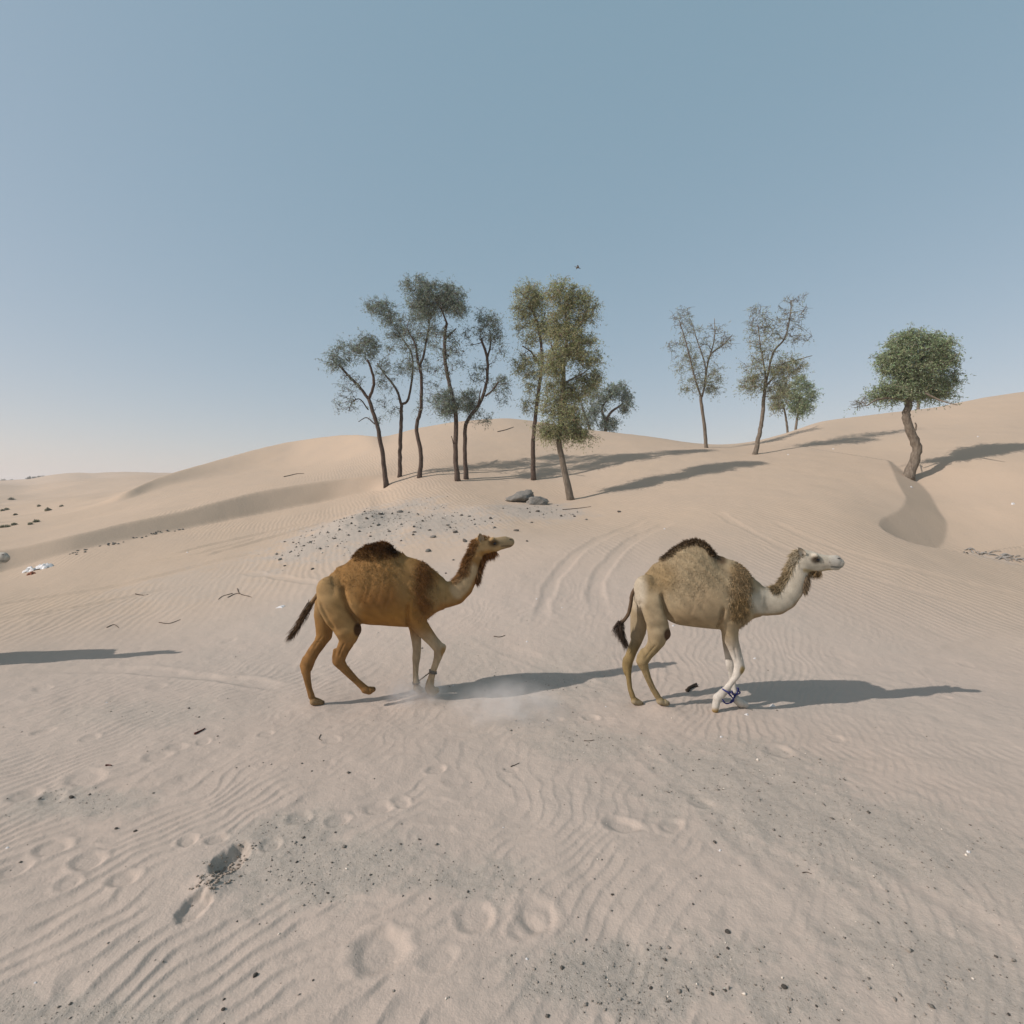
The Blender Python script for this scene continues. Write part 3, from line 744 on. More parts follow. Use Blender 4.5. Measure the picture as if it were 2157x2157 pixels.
B1.groove([(560, 520), (572, 590), (600, 680), (640, 745), (690, 800)], .028, .050, .12)
B1.groove([(1030, 640), (1024, 720), (1030, 800), (1062, 838)], .022, .032, .08)
B1.groove([(400, 640), (450, 740), (510, 840)], .02, .02, .1)
B1.groove([(480, 450), (500, 520), (492, 600)], .026, .008, .1)
B1.groove([(1262, 470), (1250, 560), (1262, 690)], .03, .02, .05)
for g in ([(575, 930), (552, 985), (528, 1050)], [(560, 1128), (612, 1185), (668, 1240)], [(405, 920), (350, 1000), (305, 1075)], [(300, 1140), (308, 1220), (322, 1300)], [(1240, 1075), (1222, 1130), (1206, 1190)], [(1150, 880), (1200, 940), (1245, 985)]): B1.groove(g, .009, .010, .03)
B1.groove([(745, 1270), (752, 1300), (756, 1318)], .008, .008, .0); B1.groove([(392, 1358), (398, 1385), (400, 1400)], .008, .008, .0)
for _x, _a, _d in ((700, 500, .004), (752, 455, .0055), (816, 480, .003), (880, 520, .004)): B1.groove([(_x + 25, _a), (_x + 10, _a + 80), (_x - 25, _a + 170)], .020, _d, .15)
B1.groove([(1560, 300), (1600, 312), (1660, 292)], .012, .010, .02)

ears_col = np.array([[.34, .27, .18]])
def wool1(zx, zy, v):
    nz = (vnoise3(v / .12, 3) - .5) * .5
    w = np.maximum(ell(zx, zy, 770, 330, 260, 190, .3, nz), .9 * ell(zx, zy, 1150, 540, 110, 230, .25, nz))
    w = np.maximum(w, .75 * ell(zx, zy, 560, 470, 130, 110, .4, nz))
    w = np.maximum(w, .8 * along(zx, zy, [(1450, 440), (1475, 330), (1530, 220)], 42, .3))
    return w
def col1(zx, zy, v, n, wool):
    nz = (vnoise3(v / .10, 6) - .5) * .55
    c = np.tile(np.array([.330, .212, .092]), (len(v), 1))
    c = lay(c, ell(zx, zy, 760, 730, 330, 130, .5, nz), (.36, .215, .075))
    c = lay(c, ell(zx, zy, 820, 600, 170, 110, .6, nz), (.270, .150, .060))
    c = lay(c, ell(zx, zy, 430, 600, 110, 190, .5, nz), (.370, .290, .175))
    c = lay(c, ell(zx, zy, 560, 760, 110, 190, .5, nz), (.360, .262, .140))
    c = lay(c, ell(zx, zy, 720, 400, 230, 170, .5, nz), (.285, .185, .085))
    c = lay(c, ell(zx, zy, 800, 245, 170, 62, .6, nz * 1.6), (.150, .078, .032))
    c = lay(c, .9 * ell(zx, zy, 930, 278, 60, 34, .5, nz), (.06, .035, .02))
    c = lay(c, .9 * ell(zx, zy, 1150, 540, 80, 205, .35, nz), (.175, .090, .035))
    c = lay(c, ell(zx, zy, 1010, 470, 70, 150, .6, nz), (.33, .225, .11))
    c = lay(c, ell(zx, zy, 1300, 590, 110, 110, .5, nz), (.36, .272, .15))
    c = lay(c, along(zx, zy, [(1410, 570), (1455, 500), (1490, 430)], 62, .4, nz), (.50, .435, .33))
    c = lay(c, along(zx, zy, [(1290, 700), (1400, 690), (1500, 600), (1560, 490)], 38, .5, nz), (.33, .20, .085))
    c = lay(c, ell(zx, zy, 1610, 240, 120, 90, .5), (.46, .37, .235))
    c = lay(c, ell(zx, zy, 1620, 300, 80, 28, .5), (.42, .26, .10))
    c = lay(c, ell(zx, zy, 1750, 205, 85, 50, .5), (.36, .325, .25))
    c = lay(c, .9 * ell(zx, zy, 1655, 222, 38, 26, .5), (.09, .065, .04))
    c = lay(c, .8 * along(zx, zy, [(1715, 243), (1760, 240), (1800, 243)], 5, .5), (.13, .11, .09))
    c = lay(c, .85 * along(zx, zy, [(1450, 440), (1468, 340), (1520, 220)], 34, .4, nz), (.21, .13, .06))
    hind = sstep(880, 1000, zy) * sstep(760, 600, zx * .8)
    c = lay(c, hind * (v[:, 0] < .1), (.270, .170, .080))
    front = sstep(820, 960, zy) * (zx > 950)
    c = lay(c, front, (.440, .405, .345))
    c = lay(c, ell(zx, zy, 1290, 1010, 22, 34, .4), (.36, .27, .15))
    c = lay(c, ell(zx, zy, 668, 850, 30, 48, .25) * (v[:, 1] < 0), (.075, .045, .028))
    c = lay(c, sstep(1340, 1375, zy) * (zx < 600), (.30, .24, .16))
    c = lay(c, .8 * np.maximum(ell(zx, zy, 795, 1278, 14, 14, .4), ell(zx, zy, 425, 1378, 12, 12, .4)), (.08, .06, .045))
    return c
W1 = dict(hump=lambda a, b, v: .0001 + ell(a, b, 790, 260, 200, 80, .4) * (v[:, 2] > 1.0),
          sho=lambda a, b, v: .0001 + ell(a, b, 1150, 540, 85, 200, .55), mane=lambda a, b, v: 1e-5 + along(a, b, [(1395, 480), (1440, 420), (1462, 330), (1515, 220)], 30, .3),
          beard=lambda a, b, v: 1e-7 + along(a, b, [(1540, 485), (1556, 425), (1574, 360), (1592, 318), (1665, 298)], 17, .3), body=lambda a, b, v: 1e-6 + ell(a, b, 700, 450, 290, 190, .4), crown=lambda a, b, v: 1e-6 + ell(a, b, 1585, 178, 35, 24, .4))
CAMEL1, *_ = finish_camel(B1, 'camel', 'golden brown camel with dark hump wool, one hind foot lifted, dust at its feet', wool1, col1,
    [('hump_hair', W1['hump'], 5200, .045, .006, (-.5, 0, .15), .75, .35, (.8, .75, .7)), ('shoulder_wool', W1['sho'], 4200, .028, .005, (-.25, 0, -.8), .5, .3, (1.0, .95, .9)),
     ('mane', W1['mane'], 2600, .065, .005, (-.75, 0, -.45), .5, .3, (.85, .75, .65)), ('beard', W1['beard'], 2000, .085, .006, (.15, 0, -.85), .55, .5, (.42, .30, .22)),
     ('flank_wool', W1['body'], 7000, .016, .0045, (-.5, 0, -.7), .3, .2, (1.0, 1.0, 1.0)), ('forelock', W1['crown'], 350, .035, .005, (-.2, 0, .2), .8, .2, (.6, .45, .3))],
    dict(pts=[(392, 575, 15, 0), (360, 615, 13, 0), (320, 675, 13, 0), (275, 745, 13, 0), (238, 815, 10, 0), (200, 872, 6, 0)], col=(.19, .125, .065), tuft=(.085, .05, .026), n=800, len=.15, bend=.05, **{'from': .35}),
    [(1568, 205, 1552, 152, .05, .065), (1566, 205, 1556, 152, -.05, -.065)], (1655, 222), (1772, 195), (.83, .70, .53))

# --- the pale camel
B2.start((-1.15, -.46, -.06), (1.95, .46, 2.1))
B2.loft([(262, 488, 560, .08), (285, 455, 610, .17), (330, 395, 640, .215), (390, 325, 650, .235), (450, 292, 665, .25), (510, 278, 715, .28), (570, 268, 740, .305), (650, 260, 751, .315), (750, 260, 762, .31), (850, 262, 771, .29), (950, 266, 776, .255), (1000, 284, 770, .23), (1050, 322, 745, .205), (1095, 382, 712, .175), (1135, 436, 684, .14), (1165, 462, 672, .11)], .05)
B2.loft([(400, 325, 400, .05), (445, 278, 420, .12), (500, 238, 440, .17), (560, 188, 450, .19), (620, 152, 455, .20), (690, 128, 455, .20), (740, 133, 455, .20), (795, 168, 450, .18), (830, 215, 430, .15), (870, 252, 400, .10), (905, 268, 370, .06)], .07, .62)
B2.chain([(355, 480, 95, .13), (395, 590, 104, .165), (418, 690, 92, .175), (436, 780, 76, .16), (425, 850, 60, .145)], .62, .03)
B2.chain([(488, 815, 38, .15)], .7, .04)
B2.chain([(440, 785, 74, .16), (428, 855, 58, .14), (395, 912, 47, .125), (354, 962, 43, .115), (323, 1012, 38, .11), (338, 1065, 27, .10), (364, 1138, 21, .09), (398, 1212, 20, .075), (430, 1265, 23, .065)], .8, .015)
B2.chain([(322, 930, 13, .115), (296, 975, 13, .11), (295, 1010, 17, .11), (322, 1050, 20, .10)], .9, .02)
B2.chain([(200, 985, 13, -.10), (193, 1038, 17, -.10), (205, 1085, 20, -.09)], .9, .02)
B2.chain([(1040, 1052, 22, .085), (1036, 1078, 18, .085)], .9, .015)
B2.chain([(450, 1298, 30, .06), (480, 1310, 25, .06), (502, 1316, 18, .06)], .95, .015)
B2.chain([(330, 560, 85, -.13), (302, 680, 70, -.155), (292, 790, 57, -.15), (276, 860, 45, -.13), (246, 930, 39, -.115), (217, 1008, 37, -.10), (211, 1058, 31, -.095), (220, 1128, 21, -.08), (231, 1208, 18, -.07), (250, 1264, 20, -.06)], .85, .02)
B2.chain([(266, 1298, 29, -.06), (296, 1311, 23, -.06), (316, 1316, 16, -.06)], .95, .015)
B2.chain([(1000, 430, 100, .09), (985, 560, 95, .14), (955, 690, 76, .145)], .55, .07)
B2.chain([(945, 715, 72, .145), (957, 795, 57, .13), (968, 858, 48, .115), (986, 910, 42, .10), (1002, 960, 38, .095), (1020, 1010, 35, .09), (1026, 1055, 36, .085), (1004, 1110, 27, .08), (968, 1162, 23, .07), (934, 1210, 23, .065), (900, 1246, 27, .06), (868, 1275, 29, .06)], .85, .018)
B2.chain([(866, 1278, 28, .06), (856, 1325, 27, .06), (850, 1362, 23, .06)], .9, .015)
B2.chain([(950, 700, 66, -.14), (948, 800, 50, -.12), (947, 880, 40, -.11), (952, 960, 34, -.10), (960, 1040, 32, -.09), (968, 1090, 25, -.085), (978, 1160, 20, -.075), (990, 1230, 21, -.065)], .9, .018)
B2.chain([(1000, 1285, 30, -.06), (1035, 1316, 32, -.06), (1066, 1326, 24, -.06)], .95, .015)
B2.chain([(1070, 530, 132, 0), (1140, 562, 114, 0), (1215, 578, 101, 0), (1290, 574, 98, 0), (1350, 545, 93, 0), (1396, 490, 86, 0), (1430, 420, 78, 0), (1455, 350, 71, 0), (1480, 292, 66, 0)], .62, .06)
B2.chain([(1487, 262, 66, 0), (1540, 278, 67, 0), (1600, 287, 56, 0), (1668, 288, 46, 0), (1722, 286, 46, 0), (1750, 297, 35, 0)], .6, .035)
B2.chain([(1520, 312, 48, 0), (1590, 330, 33, 0), (1670, 331, 19, 0), (1742, 335, 14, 0)], .6, .02)
for sd in (-1, 1): B2.chain([(1578, 246, 22, .058 * sd)], 1, .02)

B2.groove([(452, 500), (465, 570), (490, 650), (540, 720)], .028, .050, .12)
B2.groove([(885, 600), (872, 680), (868, 745), (900, 785)], .022, .034, .08)
B2.groove([(300, 560), (320, 660), (352, 770)], .02, .02, .1)
B2.groove([(1130, 440), (1120, 540), (1140, 660)], .03, .018, .05)
for g in ([(415, 880), (380, 930), (332, 1000)], [(340, 1080), (370, 1160), (415, 1240)], [(270, 880), (236, 960), (205, 1040)], [(215, 1130), (228, 1200), (245, 1270)], [(1000, 1120), (960, 1180), (915, 1240)], [(985, 900), (1000, 960), (1015, 1020)]): B2.groove(g, .009, .010, .03)
B2.groove([(484, 1292), (490, 1318), (492, 1334)], .008, .008, .0); B2.groove([(300, 1292), (304, 1316), (306, 1334)], .008, .008, .0)
for _x, _a, _d in ((660, 500, .003), (735, 470, .003)): B2.groove([(_x + 20, _a), (_x + 8, _a + 80), (_x - 20, _a + 160)], .020, _d, .15)
B2.groove([(1495, 345), (1540, 368), (1620, 355)], .012, .010, .02)

ears_col = np.array([[.50, .45, .36]])
def wool2(zx, zy, v):
    nz = (vnoise3(v / .12, 3) - .5) * .5
    w = np.maximum(.85 * ell(zx, zy, 640, 330, 290, 240, .3, nz), ell(zx, zy, 1030, 480, 95, 250, .25, nz))
    w = np.maximum(w, .9 * along(zx, zy, [(1310, 470), (1370, 380), (1435, 260)], 48, .3))
    return w
def col2(zx, zy, v, n, wool):
    nz = (vnoise3(v / .10, 6) - .5) * .55
    c = np.tile(np.array([.400, .325, .215]), (len(v), 1))
    c = lay(c, ell(zx, zy, 640, 380, 320, 210, .4, nz), (.335, .268, .172))
    c = lay(c, ell(zx, zy, 430, 400, 130, 110, .5, nz), (.305, .225, .125))
    c = lay(c, ell(zx, zy, 720, 690, 240, 70, .5, nz), (.40, .31, .195))
    c = lay(c, ell(zx, zy, 800, 590, 150, 110, .6, nz), (.37, .288, .185))
    c = lay(c, ell(zx, zy, 295, 510, 60, 120, .5, nz), (.54, .48, .385))
    c = lay(c, .95 * along(zx, zy, [(480, 245), (560, 190), (640, 145), (720, 125), (800, 170), (835, 215), (900, 270)], 32, .7, nz * 2.2), (.105, .070, .042))
    c = lay(c, .85 * ell(zx, zy, 1040, 480, 85, 235, .35, nz), (.285, .208, .115))
    c = lay(c, .8 * ell(zx, zy, 1030, 620, 70, 90, .35, nz), (.235, .165, .080))
    c = lay(c, ell(zx, zy, 1160, 560, 60, 100, .5, nz), (.40, .335, .235))
    c = lay(c, along(zx, zy, [(1230, 580), (1330, 560), (1400, 490), (1440, 410)], 105, .3, nz), (.545, .505, .425))
    c = lay(c, .8 * along(zx, zy, [(1150, 690), (1300, 690), (1420, 640), (1520, 520)], 26, .5, nz), (.33, .24, .14))
    c = lay(c, .8 * along(zx, zy, [(1300, 468), (1345, 400), (1380, 320), (1440, 230)], 44, .4, nz), (.26, .195, .105))
    c = lay(c, ell(zx, zy, 1600, 275, 200, 110, .3), (.575, .535, .455))
    c = lay(c, .8 * along(zx, zy, [(1500, 350), (1600, 370), (1680, 350)], 14, .5), (.42, .33, .18))
    c = lay(c, ell(zx, zy, 1735, 290, 55, 60, .5), (.50, .49, .455))
    c = lay(c, .92 * ell(zx, zy, 1582, 274, 36, 26, .5), (.085, .065, .045))
    c = lay(c, .8 * along(zx, zy, [(1695, 322), (1735, 327), (1775, 327)], 6, .5), (.16, .18, .18))
    c = lay(c, .8 * ell(zx, zy, 1490, 232, 20, 24, .4), (.20, .17, .12))
    hind = sstep(800, 960, zy) * (zx < 600)
    c = lay(c, hind * np.where(v[:, 1] > 0, 1.0, .75), (.275, .205, .098))
    front = sstep(800, 1000, zy) * (zx > 700)
    c = lay(c, front, (.600, .575, .535))
    c = lay(c, ell(zx, zy, 1050, 1080, 20, 34, .4) * (v[:, 1] < 0), (.36, .27, .13))
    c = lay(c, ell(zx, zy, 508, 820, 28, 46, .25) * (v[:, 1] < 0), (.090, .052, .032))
    c = lay(c, sstep(1340, 1375, zy) * (zx > 700) * (zx < 900), (.34, .23, .09))
    c = lay(c, sstep(1285, 1305, zy) * (zx < 600), (.36, .30, .20))
    c = lay(c, .8 * np.maximum(ell(zx, zy, 518, 1316, 10, 12, .4), ell(zx, zy, 330, 1316, 10, 12, .4)), (.09, .07, .05))
    return c
W2 = dict(hump=lambda a, b, v: 1e-5 + along(a, b, [(480, 245), (560, 190), (640, 145), (720, 125), (800, 170), (835, 215)], 34, .4),
          sho=lambda a, b, v: 1e-4 + ell(a, b, 1035, 500, 75, 215, .55), mane=lambda a, b, v: 1e-5 + along(a, b, [(1300, 468), (1345, 400), (1380, 320), (1435, 235)], 40, .3),
          beard=lambda a, b, v: 1e-6 + np.maximum(ell(a, b, 1580, 372, 48, 18, .4), ell(a, b, 1520, 455, 26, 60, .4)), body=lambda a, b, v: 1e-6 + ell(a, b, 640, 370, 300, 210, .4))
CAMEL2, *_ = finish_camel(B2, 'camel', 'cream camel with pale neck and blue rope hobble on its white front legs', wool2, col2,
    [('hump_hair', W2['hump'], 3600, .05, .006, (-.5, 0, .25), .75, .3, (.8, .75, .7)), ('shoulder_wool', W2['sho'], 5000, .03, .005, (-.2, 0, -.8), .5, .3, (1.0, .95, .9)),
     ('mane', W2['mane'], 3400, .08, .005, (-.6, 0, -.6), .45, .3, (.95, .9, .8)), ('beard', W2['beard'], 1300, .075, .006, (.1, 0, -.9), .45, .6, (.40, .33, .26)),
     ('flank_wool', W2['body'], 8000, .015, .0045, (-.45, 0, -.7), .3, .2, (1.0, 1.0, 1.0))],
    dict(pts=[(268, 485, 15, 0), (245, 530, 14, 0), (236, 600, 13, 0), (218, 670, 13, 0), (185, 715, 13, 0), (162, 745, 14, 0), (166, 790, 10, 0), (182, 835, 5, 0)], col=(.095, .065, .042), tuft=(.050, .034, .024), n=1100, len=.15, bend=.55, **{'from': .62}),
    [(1492, 243, 1452, 186, .052, .07), (1490, 243, 1458, 184, -.052, -.07)], (1578, 272), (1735, 262), (.80, .785, .735))

# --- the third camel, following: only its muzzle and the end of its shadow reach the picture
def copy_thing(o, loc, rz, sc):
    c = o.copy(); COL.objects.link(c); c.location = loc; c.rotation_euler = (0, 0, rz); c.scale = (sc,) * 3
    def kids(a, b):
        for ch in [k for k in bpy.data.objects if k.parent == a]:
            k = ch.copy(); COL.objects.link(k); k.parent = b; kids(ch, k)
    kids(o, c); return c
_tip = B2.loc(1772, 300); _sc3 = .92; _psi3 = math.radians(-2)
_t3 = at(17, 1186, 7.28)
_r3 = (_t3[0] - _sc3 * (_tip[0] * math.cos(_psi3)), _t3[1] - _sc3 * _tip[0] * math.sin(_psi3))
CAMEL3 = copy_thing(CAMEL2, (_r3[0], _r3[1], float(ground(*_r3)[0])), _psi3, _sc3)
tag(CAMEL3, 'camel at the foot of the long slip face with just its grey muzzle showing', 'camel', 'camels walking across the sand')

# --- hobble ropes
M_BLUE = mat_plain('blue_rope', (0.040, 0.045, 0.200), .7, .2, .5, 120); M_GREY = mat_plain('grey_rope', (0.20, 0.18, 0.15), .8, .1, .5, 120)
def rope(B, strands, rings, mat, name, label, r=.009):
    mb = MB()
    for zx, zy, w, rr, tilt in rings:
        c = B.loc(zx, zy, w); a = np.linspace(0, 2 * math.pi, 15)
        P = np.stack([c[0] + rr * np.cos(a), c[1] + rr * np.sin(a), c[2] + tilt * np.cos(a)], -1); mb.tube(P, r, 6, cap=False)
    for pts in strands:
        P = spline([B.loc(*p) for p in pts], 14); mb.tube(P, r * (1 + .25 * np.sin(np.arange(14) * 2.4)), 6)
    W = np.array(B.loc(*strands[0][0])); o_ = link(name, None)
    me = mb.mesh(name, mat)
    o = bpy.data.objects.new(name, me); bpy.data.objects.remove(o_); COL.objects.link(o)
    o.name = name
    o.location = (B.root[0], B.root[1], 0); o.rotation_euler = (0, 0, B.psi)
    tag(o, label, 'rope', 'hobble ropes on camel legs'); return o
rope(B2, [[(942, 1238, .09), (985, 1290, .04), (960, 1312, .02), (925, 1316, .05), (905, 1290, .09)], [(960, 1312, .02), (1000, 1255, -.03), (1020, 1215, -.05), (1012, 1205, -.02)], [(990, 1262, -.02), (970, 1225, -.01)], [(1015, 1222, -.03), (1024, 1232, -.01)]],
     [(930, 1222, .065, .046, -.02), (1000, 1240, -.06, .046, .012)], M_BLUE, 'hobble_rope', 'knotted dark blue rope hobble round the white front legs of the cream camel')
rope(B1, [[(1205, 1150, .08), (1160, 1185, .01), (1098, 1232, -.06)]], [(1213, 1150, .07, .044, -.012), (1214, 1162, .07, .045, -.012), (1092, 1236, -.062, .044, 0)], M_GREY, 'hobble_rope', 'grey rope stretched between the front legs of the golden brown camel', .008)
# ---------------------------------------------------------------- trees
def mat_bark(name, c1, c2):
    m, nt, b = new_mat(name); P = obj_pos(nt)
    mp = nt.nodes.new('ShaderNodeMapping'); mp.inputs['Scale'].default_value = (1, 1, .28); nt.links.new(P, mp.inputs[0])
    n = noise_tex(nt, mp.outputs[0], 16, 6, .65)
    nt.links.new(mixc(nt, ramp(nt, n, [(.3, 0.0), (.7, 1.0)]), c1, c2), b.inputs['Base Color'])
    nt.links.new(bump(nt, n, .05, .9), b.inputs['Normal']); return m
def mat_leaf(name):
    m, nt, b = new_mat(name); out = [n for n in nt.nodes if n.type == 'OUTPUT_MATERIAL'][0]
    c = attr(nt, 'col', 'Color'); nt.links.new(c, b.inputs['Base Color']); b.inputs['Roughness'].default_value = .65
    tr = nt.nodes.new('ShaderNodeBsdfTranslucent'); nt.links.new(c, tr.inputs[0])
    mx = nt.nodes.new('ShaderNodeMixShader'); mx.inputs[0].default_value = .4
    nt.links.new(b.outputs[0], mx.inputs[1]); nt.links.new(tr.outputs[0], mx.inputs[2]); nt.links.new(mx.outputs[0], out.inputs[0])
    return m
M_BARK_D = mat_bark('dark_bark', (0.055, 0.040, 0.032), (0.135, 0.100, 0.078))
M_BARK_G = mat_bark('grey_bark', (0.095, 0.075, 0.055), (0.240, 0.205, 0.160))
M_LEAF = mat_leaf('leaf')

def leaf_mesh(P, n_each, spread, ln, wd, col, seed, droop=.5):
    r = np.random.default_rng(seed); n_each = np.asarray(n_each)
    # leaflets sit along short drooping sprays
    ns = np.floor(n_each / 7.0 + r.random(len(n_each))).astype(int)
    S0 = np.repeat(P, ns, axis=0); m = len(S0)
    sd = r.normal(size=(m, 3)); sd[:, 2] += .1; sd /= np.linalg.norm(sd, axis=1)[:, None]
    sl = spread * r.uniform(1.0, 3.2, (m, 1)); S0 = S0 + r.normal(size=(m, 3)) * spread * .35
    k = 7; t = r.random((m, k, 1))
    c = S0[:, None] + sd[:, None] * sl[:, None] * t + np.array([0, 0, -1.0]) * (droop * sl[:, None] * t ** 2) + r.normal(size=(m, k, 3)) * spread * .13
    c = c.reshape(-1, 3); n = len(c)
    d = np.repeat(sd, k, axis=0) * .8 + r.normal(size=(n, 3)) * .7; d[:, 2] -= droop * .5; d /= np.linalg.norm(d, axis=1)[:, None]
    s = np.cross(d, r.normal(size=(n, 3))); s /= np.linalg.norm(s, axis=1)[:, None] + 1e-9
    L = ln * r.uniform(.6, 1.3, (n, 1)); W = wd * r.uniform(.7, 1.3, (n, 1))
    v = np.stack([c - s * W, c + s * W, c + d * L], 1).reshape(-1, 3)
    t = np.arange(3 * n).reshape(-1, 3)
    cc = np.array(col) * (1 + .28 * r.normal(size=(n, 1))).clip(.45, 1.8) * (1 + .10 * r.normal(size=(n, 3)))
    return v, t, np.repeat(cc.clip(.01, .6), 3, axis=0)

def tree(label, d, crop, limbs, blobs, bark, leafcol, seed, group='trees on the dune', twig_r=.016, leaf=(.085, .013), spread=.15, base_px=None, kind_name='ghaf_tree', lmul=1.0):
    """limbs: ([(x, y[, dz depth offset])...], r0, r1) in crop pixels; blobs: (x, y, rx, ry, twigs, leaves per twig)"""
    ox, oy, sc = crop; r = np.random.default_rng(seed)
    W = lambda x, y, dd=0.0: at(ox + x * sc, oy + y * sc, d + dd)
    b0 = limbs[0][0][0]; base = W(*b0); gzv = float(ground(base[0], base[1])[0])
    root = link(kind_name, None, loc=(base[0], base[1], gzv)); root.empty_display_size = .5
    O = np.array([base[0], base[1], gzv])
    mb = MB(); nodes = []; m = d / F * sc
    for li, (pts, r0, r1) in enumerate(limbs):
        side = r.normal() * .25 if li else 0.0
        P = [W(p[0], p[1], (p[2] if len(p) > 2 else side * i / max(1, len(pts) - 1) * 2)) for i, p in enumerate(pts)]
        if li == 0: P[0] = np.array([base[0], base[1], gzv - .12])
        n = max(6, 5 * len(P)); S_ = spline(P, n)
        S_[1:-1] += r.normal(size=(n - 2, 3)) * r1 * m * .14
        rad = np.linspace(r0, r1, n) * m
        if li == 0: rad[:3] *= np.array([1.35, 1.15, 1.05])
        mb.tube(S_ - O, rad, 9 if li == 0 else 7, noise=.14)
        k0 = n // 2 if li == 0 and len(limbs) > 1 else n // 4
        nodes += [(p, q) for p, q in zip(S_[k0:], rad[k0:])]
    trunk = link('trunk', mb.mesh('trunk', bark), root)
    NP = np.array([p for p, q in nodes]); NR = np.array([q for p, q in nodes])
    tw = MB(); ends = []; el = []
    for (bx, by, rx, ry, nt_, nl) in blobs:
        q = r.normal(size=(nt_, 3)); q /= np.linalg.norm(q, axis=1)[:, None]; q *= r.uniform(.25, 1.0, (nt_, 1)) ** .5
        C = W(bx, by, r.normal() * .15)
        T = C + q * np.array([rx * m, (rx + ry) * .45 * m, ry * m])
        dist = np.array([np.linalg.norm(NP - t, axis=1).min() for t in T])
        for t in T[np.argsort(dist)]:
            dd = np.linalg.norm(NP - t, axis=1) + np.maximum(0, NP[:, 2] - t[2]) * .5
            j = int(dd.argmin()); a = NP[j]; L = np.linalg.norm(t - a)
            mid = (a + t) / 2 + np.array([0, 0, .12 * L]) + r.normal(size=3) * .08 * L
            S_ = spline([a, mid, t], 5); S_[1:-1] += r.normal(size=(3, 3)) * .03 * L
            ra = min(NR[j] * .75, twig_r * (1 + 1.1 * L))
            tw.tube(S_ - O, np.linspace(ra, .007, 5), 4, cap=False)
            NP = np.vstack([NP, S_[2:]]); NR = np.append(NR, np.linspace(ra * .7, .006, 3))
            # two fine side shoots
            for _ in range(2):
                e = S_[3] + r.normal(size=3) * np.array([.28, .28, .22]) * min(1.2, .5 + L * .4)
                g = spline([S_[2 + _], (S_[3] + e) / 2 + r.normal(size=3) * .04, e], 4); tw.tube(g - O, np.linspace(.010, .005, 4), 3, cap=False)
                ends.append(e); el.append(nl * .5)
                ends.append(g[1]); el.append(nl * .25)
            ends.append(t); el.append(nl * .5); ends.append(S_[3]); el.append(nl * .35)
    link('branches', tw.mesh('branches', bark), root)['kind'] = 'stuff'
    el = (np.array(el) * lmul * .86 + r.random(len(el))).astype(int)
    if el.sum():
        v, t, c = leaf_mesh(np.array(ends), el, spread, leaf[0], leaf[1], leafcol, seed + 1)
        link('crown', mesh_np('crown', v - O, t, M_LEAF, False, c), root)
    tag(root, label, 'tree', group)
    return root
A = (660, 540, .36232); Bc = (1360, 580, .41253)
LFT = (.245, .285, .230); OLV = (.335, .340, .190); GRN = (.300, .355, .215); DRY = (.325, .335, .215)  # LFT: bluish haze over the dark clump is put into the leaf colour
tree('leaning tree with two stubby forked limbs, outermost of the dark clump', 25, A, [([(425, 1280), (400, 1130), (370, 980), (322, 830)], 14, 10), ([(322, 830), (262, 752), (200, 690), (152, 632)], 9, 7), ([(322, 830), (352, 742), (338, 660), (312, 600)], 9, 6), ([(318, 890), (270, 830), (225, 850), (205, 900)], 4, 2), ([(358, 975), (310, 938), (262, 962)], 4, 2)],
     [(120, 620, 60, 60, 26, 34), (190, 560, 80, 65, 30, 34), (300, 545, 90, 85, 46, 44), (220, 740, 90, 70, 26, 12), (180, 850, 70, 60, 30, 9), (390, 900, 50, 80, 16, 10), (310, 480, 60, 50, 18, 24)], M_BARK_D, LFT, 11)
tree('slim dark tree forking low, its crown swept by wind, behind the leaning trunk', 26, A, [([(502, 1240), (505, 1100), (511, 930), (512, 860)], 12, 9), ([(512, 860), (482, 772), (420, 690), (372, 622)], 8, 4), ([(512, 862), (552, 830), (576, 690), (572, 570), (520, 480), (450, 370)], 8, 3)],
     [(400, 310, 100, 55, 40, 40), (470, 400, 90, 75, 44, 40), (360, 290, 60, 40, 18, 30), (400, 640, 60, 60, 22, 24), (430, 740, 60, 60, 22, 18), (540, 640, 60, 70, 26, 22), (470, 500, 60, 60, 20, 24), (470, 880, 50, 60, 12, 9)], M_BARK_D, LFT, 21)
tree('dark tree with kinked bare trunk in the middle of the clump', 25, A, [([(616, 1275), (627, 1150), (600, 1000), (626, 880), (627, 700), (606, 600)], 13, 8), ([(615, 640), (640, 580), (662, 460), (680, 360)], 8, 4), ([(606, 600), (592, 510), (545, 420)], 7, 3)],
     [(620, 330, 90, 80, 40, 42), (660, 430, 70, 80, 30, 32), (570, 500, 80, 80, 32, 32), (600, 620, 80, 60, 24, 26), (680, 700, 60, 80, 20, 14), (640, 830, 60, 80, 16, 10)], M_BARK_D, LFT, 31)
tree('tallest tree of the dark clump with broad feathery top and a leafy tuft midway', 24, A, [([(842, 1315), (826, 1150), (830, 950), (818, 850), (790, 740), (766, 600), (766, 450), (776, 388)], 15, 8), ([(776, 388), (740, 300), (680, 200)], 6, 3), ([(768, 480), (830, 420)], 6, 4), ([(815, 1090), (803, 1045)], 3, 2)],
     [(700, 230, 150, 95, 90, 52), (610, 190, 100, 90, 46, 34), (790, 240, 100, 90, 56, 50), (640, 300, 90, 60, 36, 46), (840, 310, 60, 60, 24, 36), (760, 500, 80, 100, 40, 26), (830, 560, 60, 100, 22, 14), (780, 850, 85, 80, 64, 56), (760, 680, 70, 60, 18, 10)], M_BARK_D, LFT, 41)
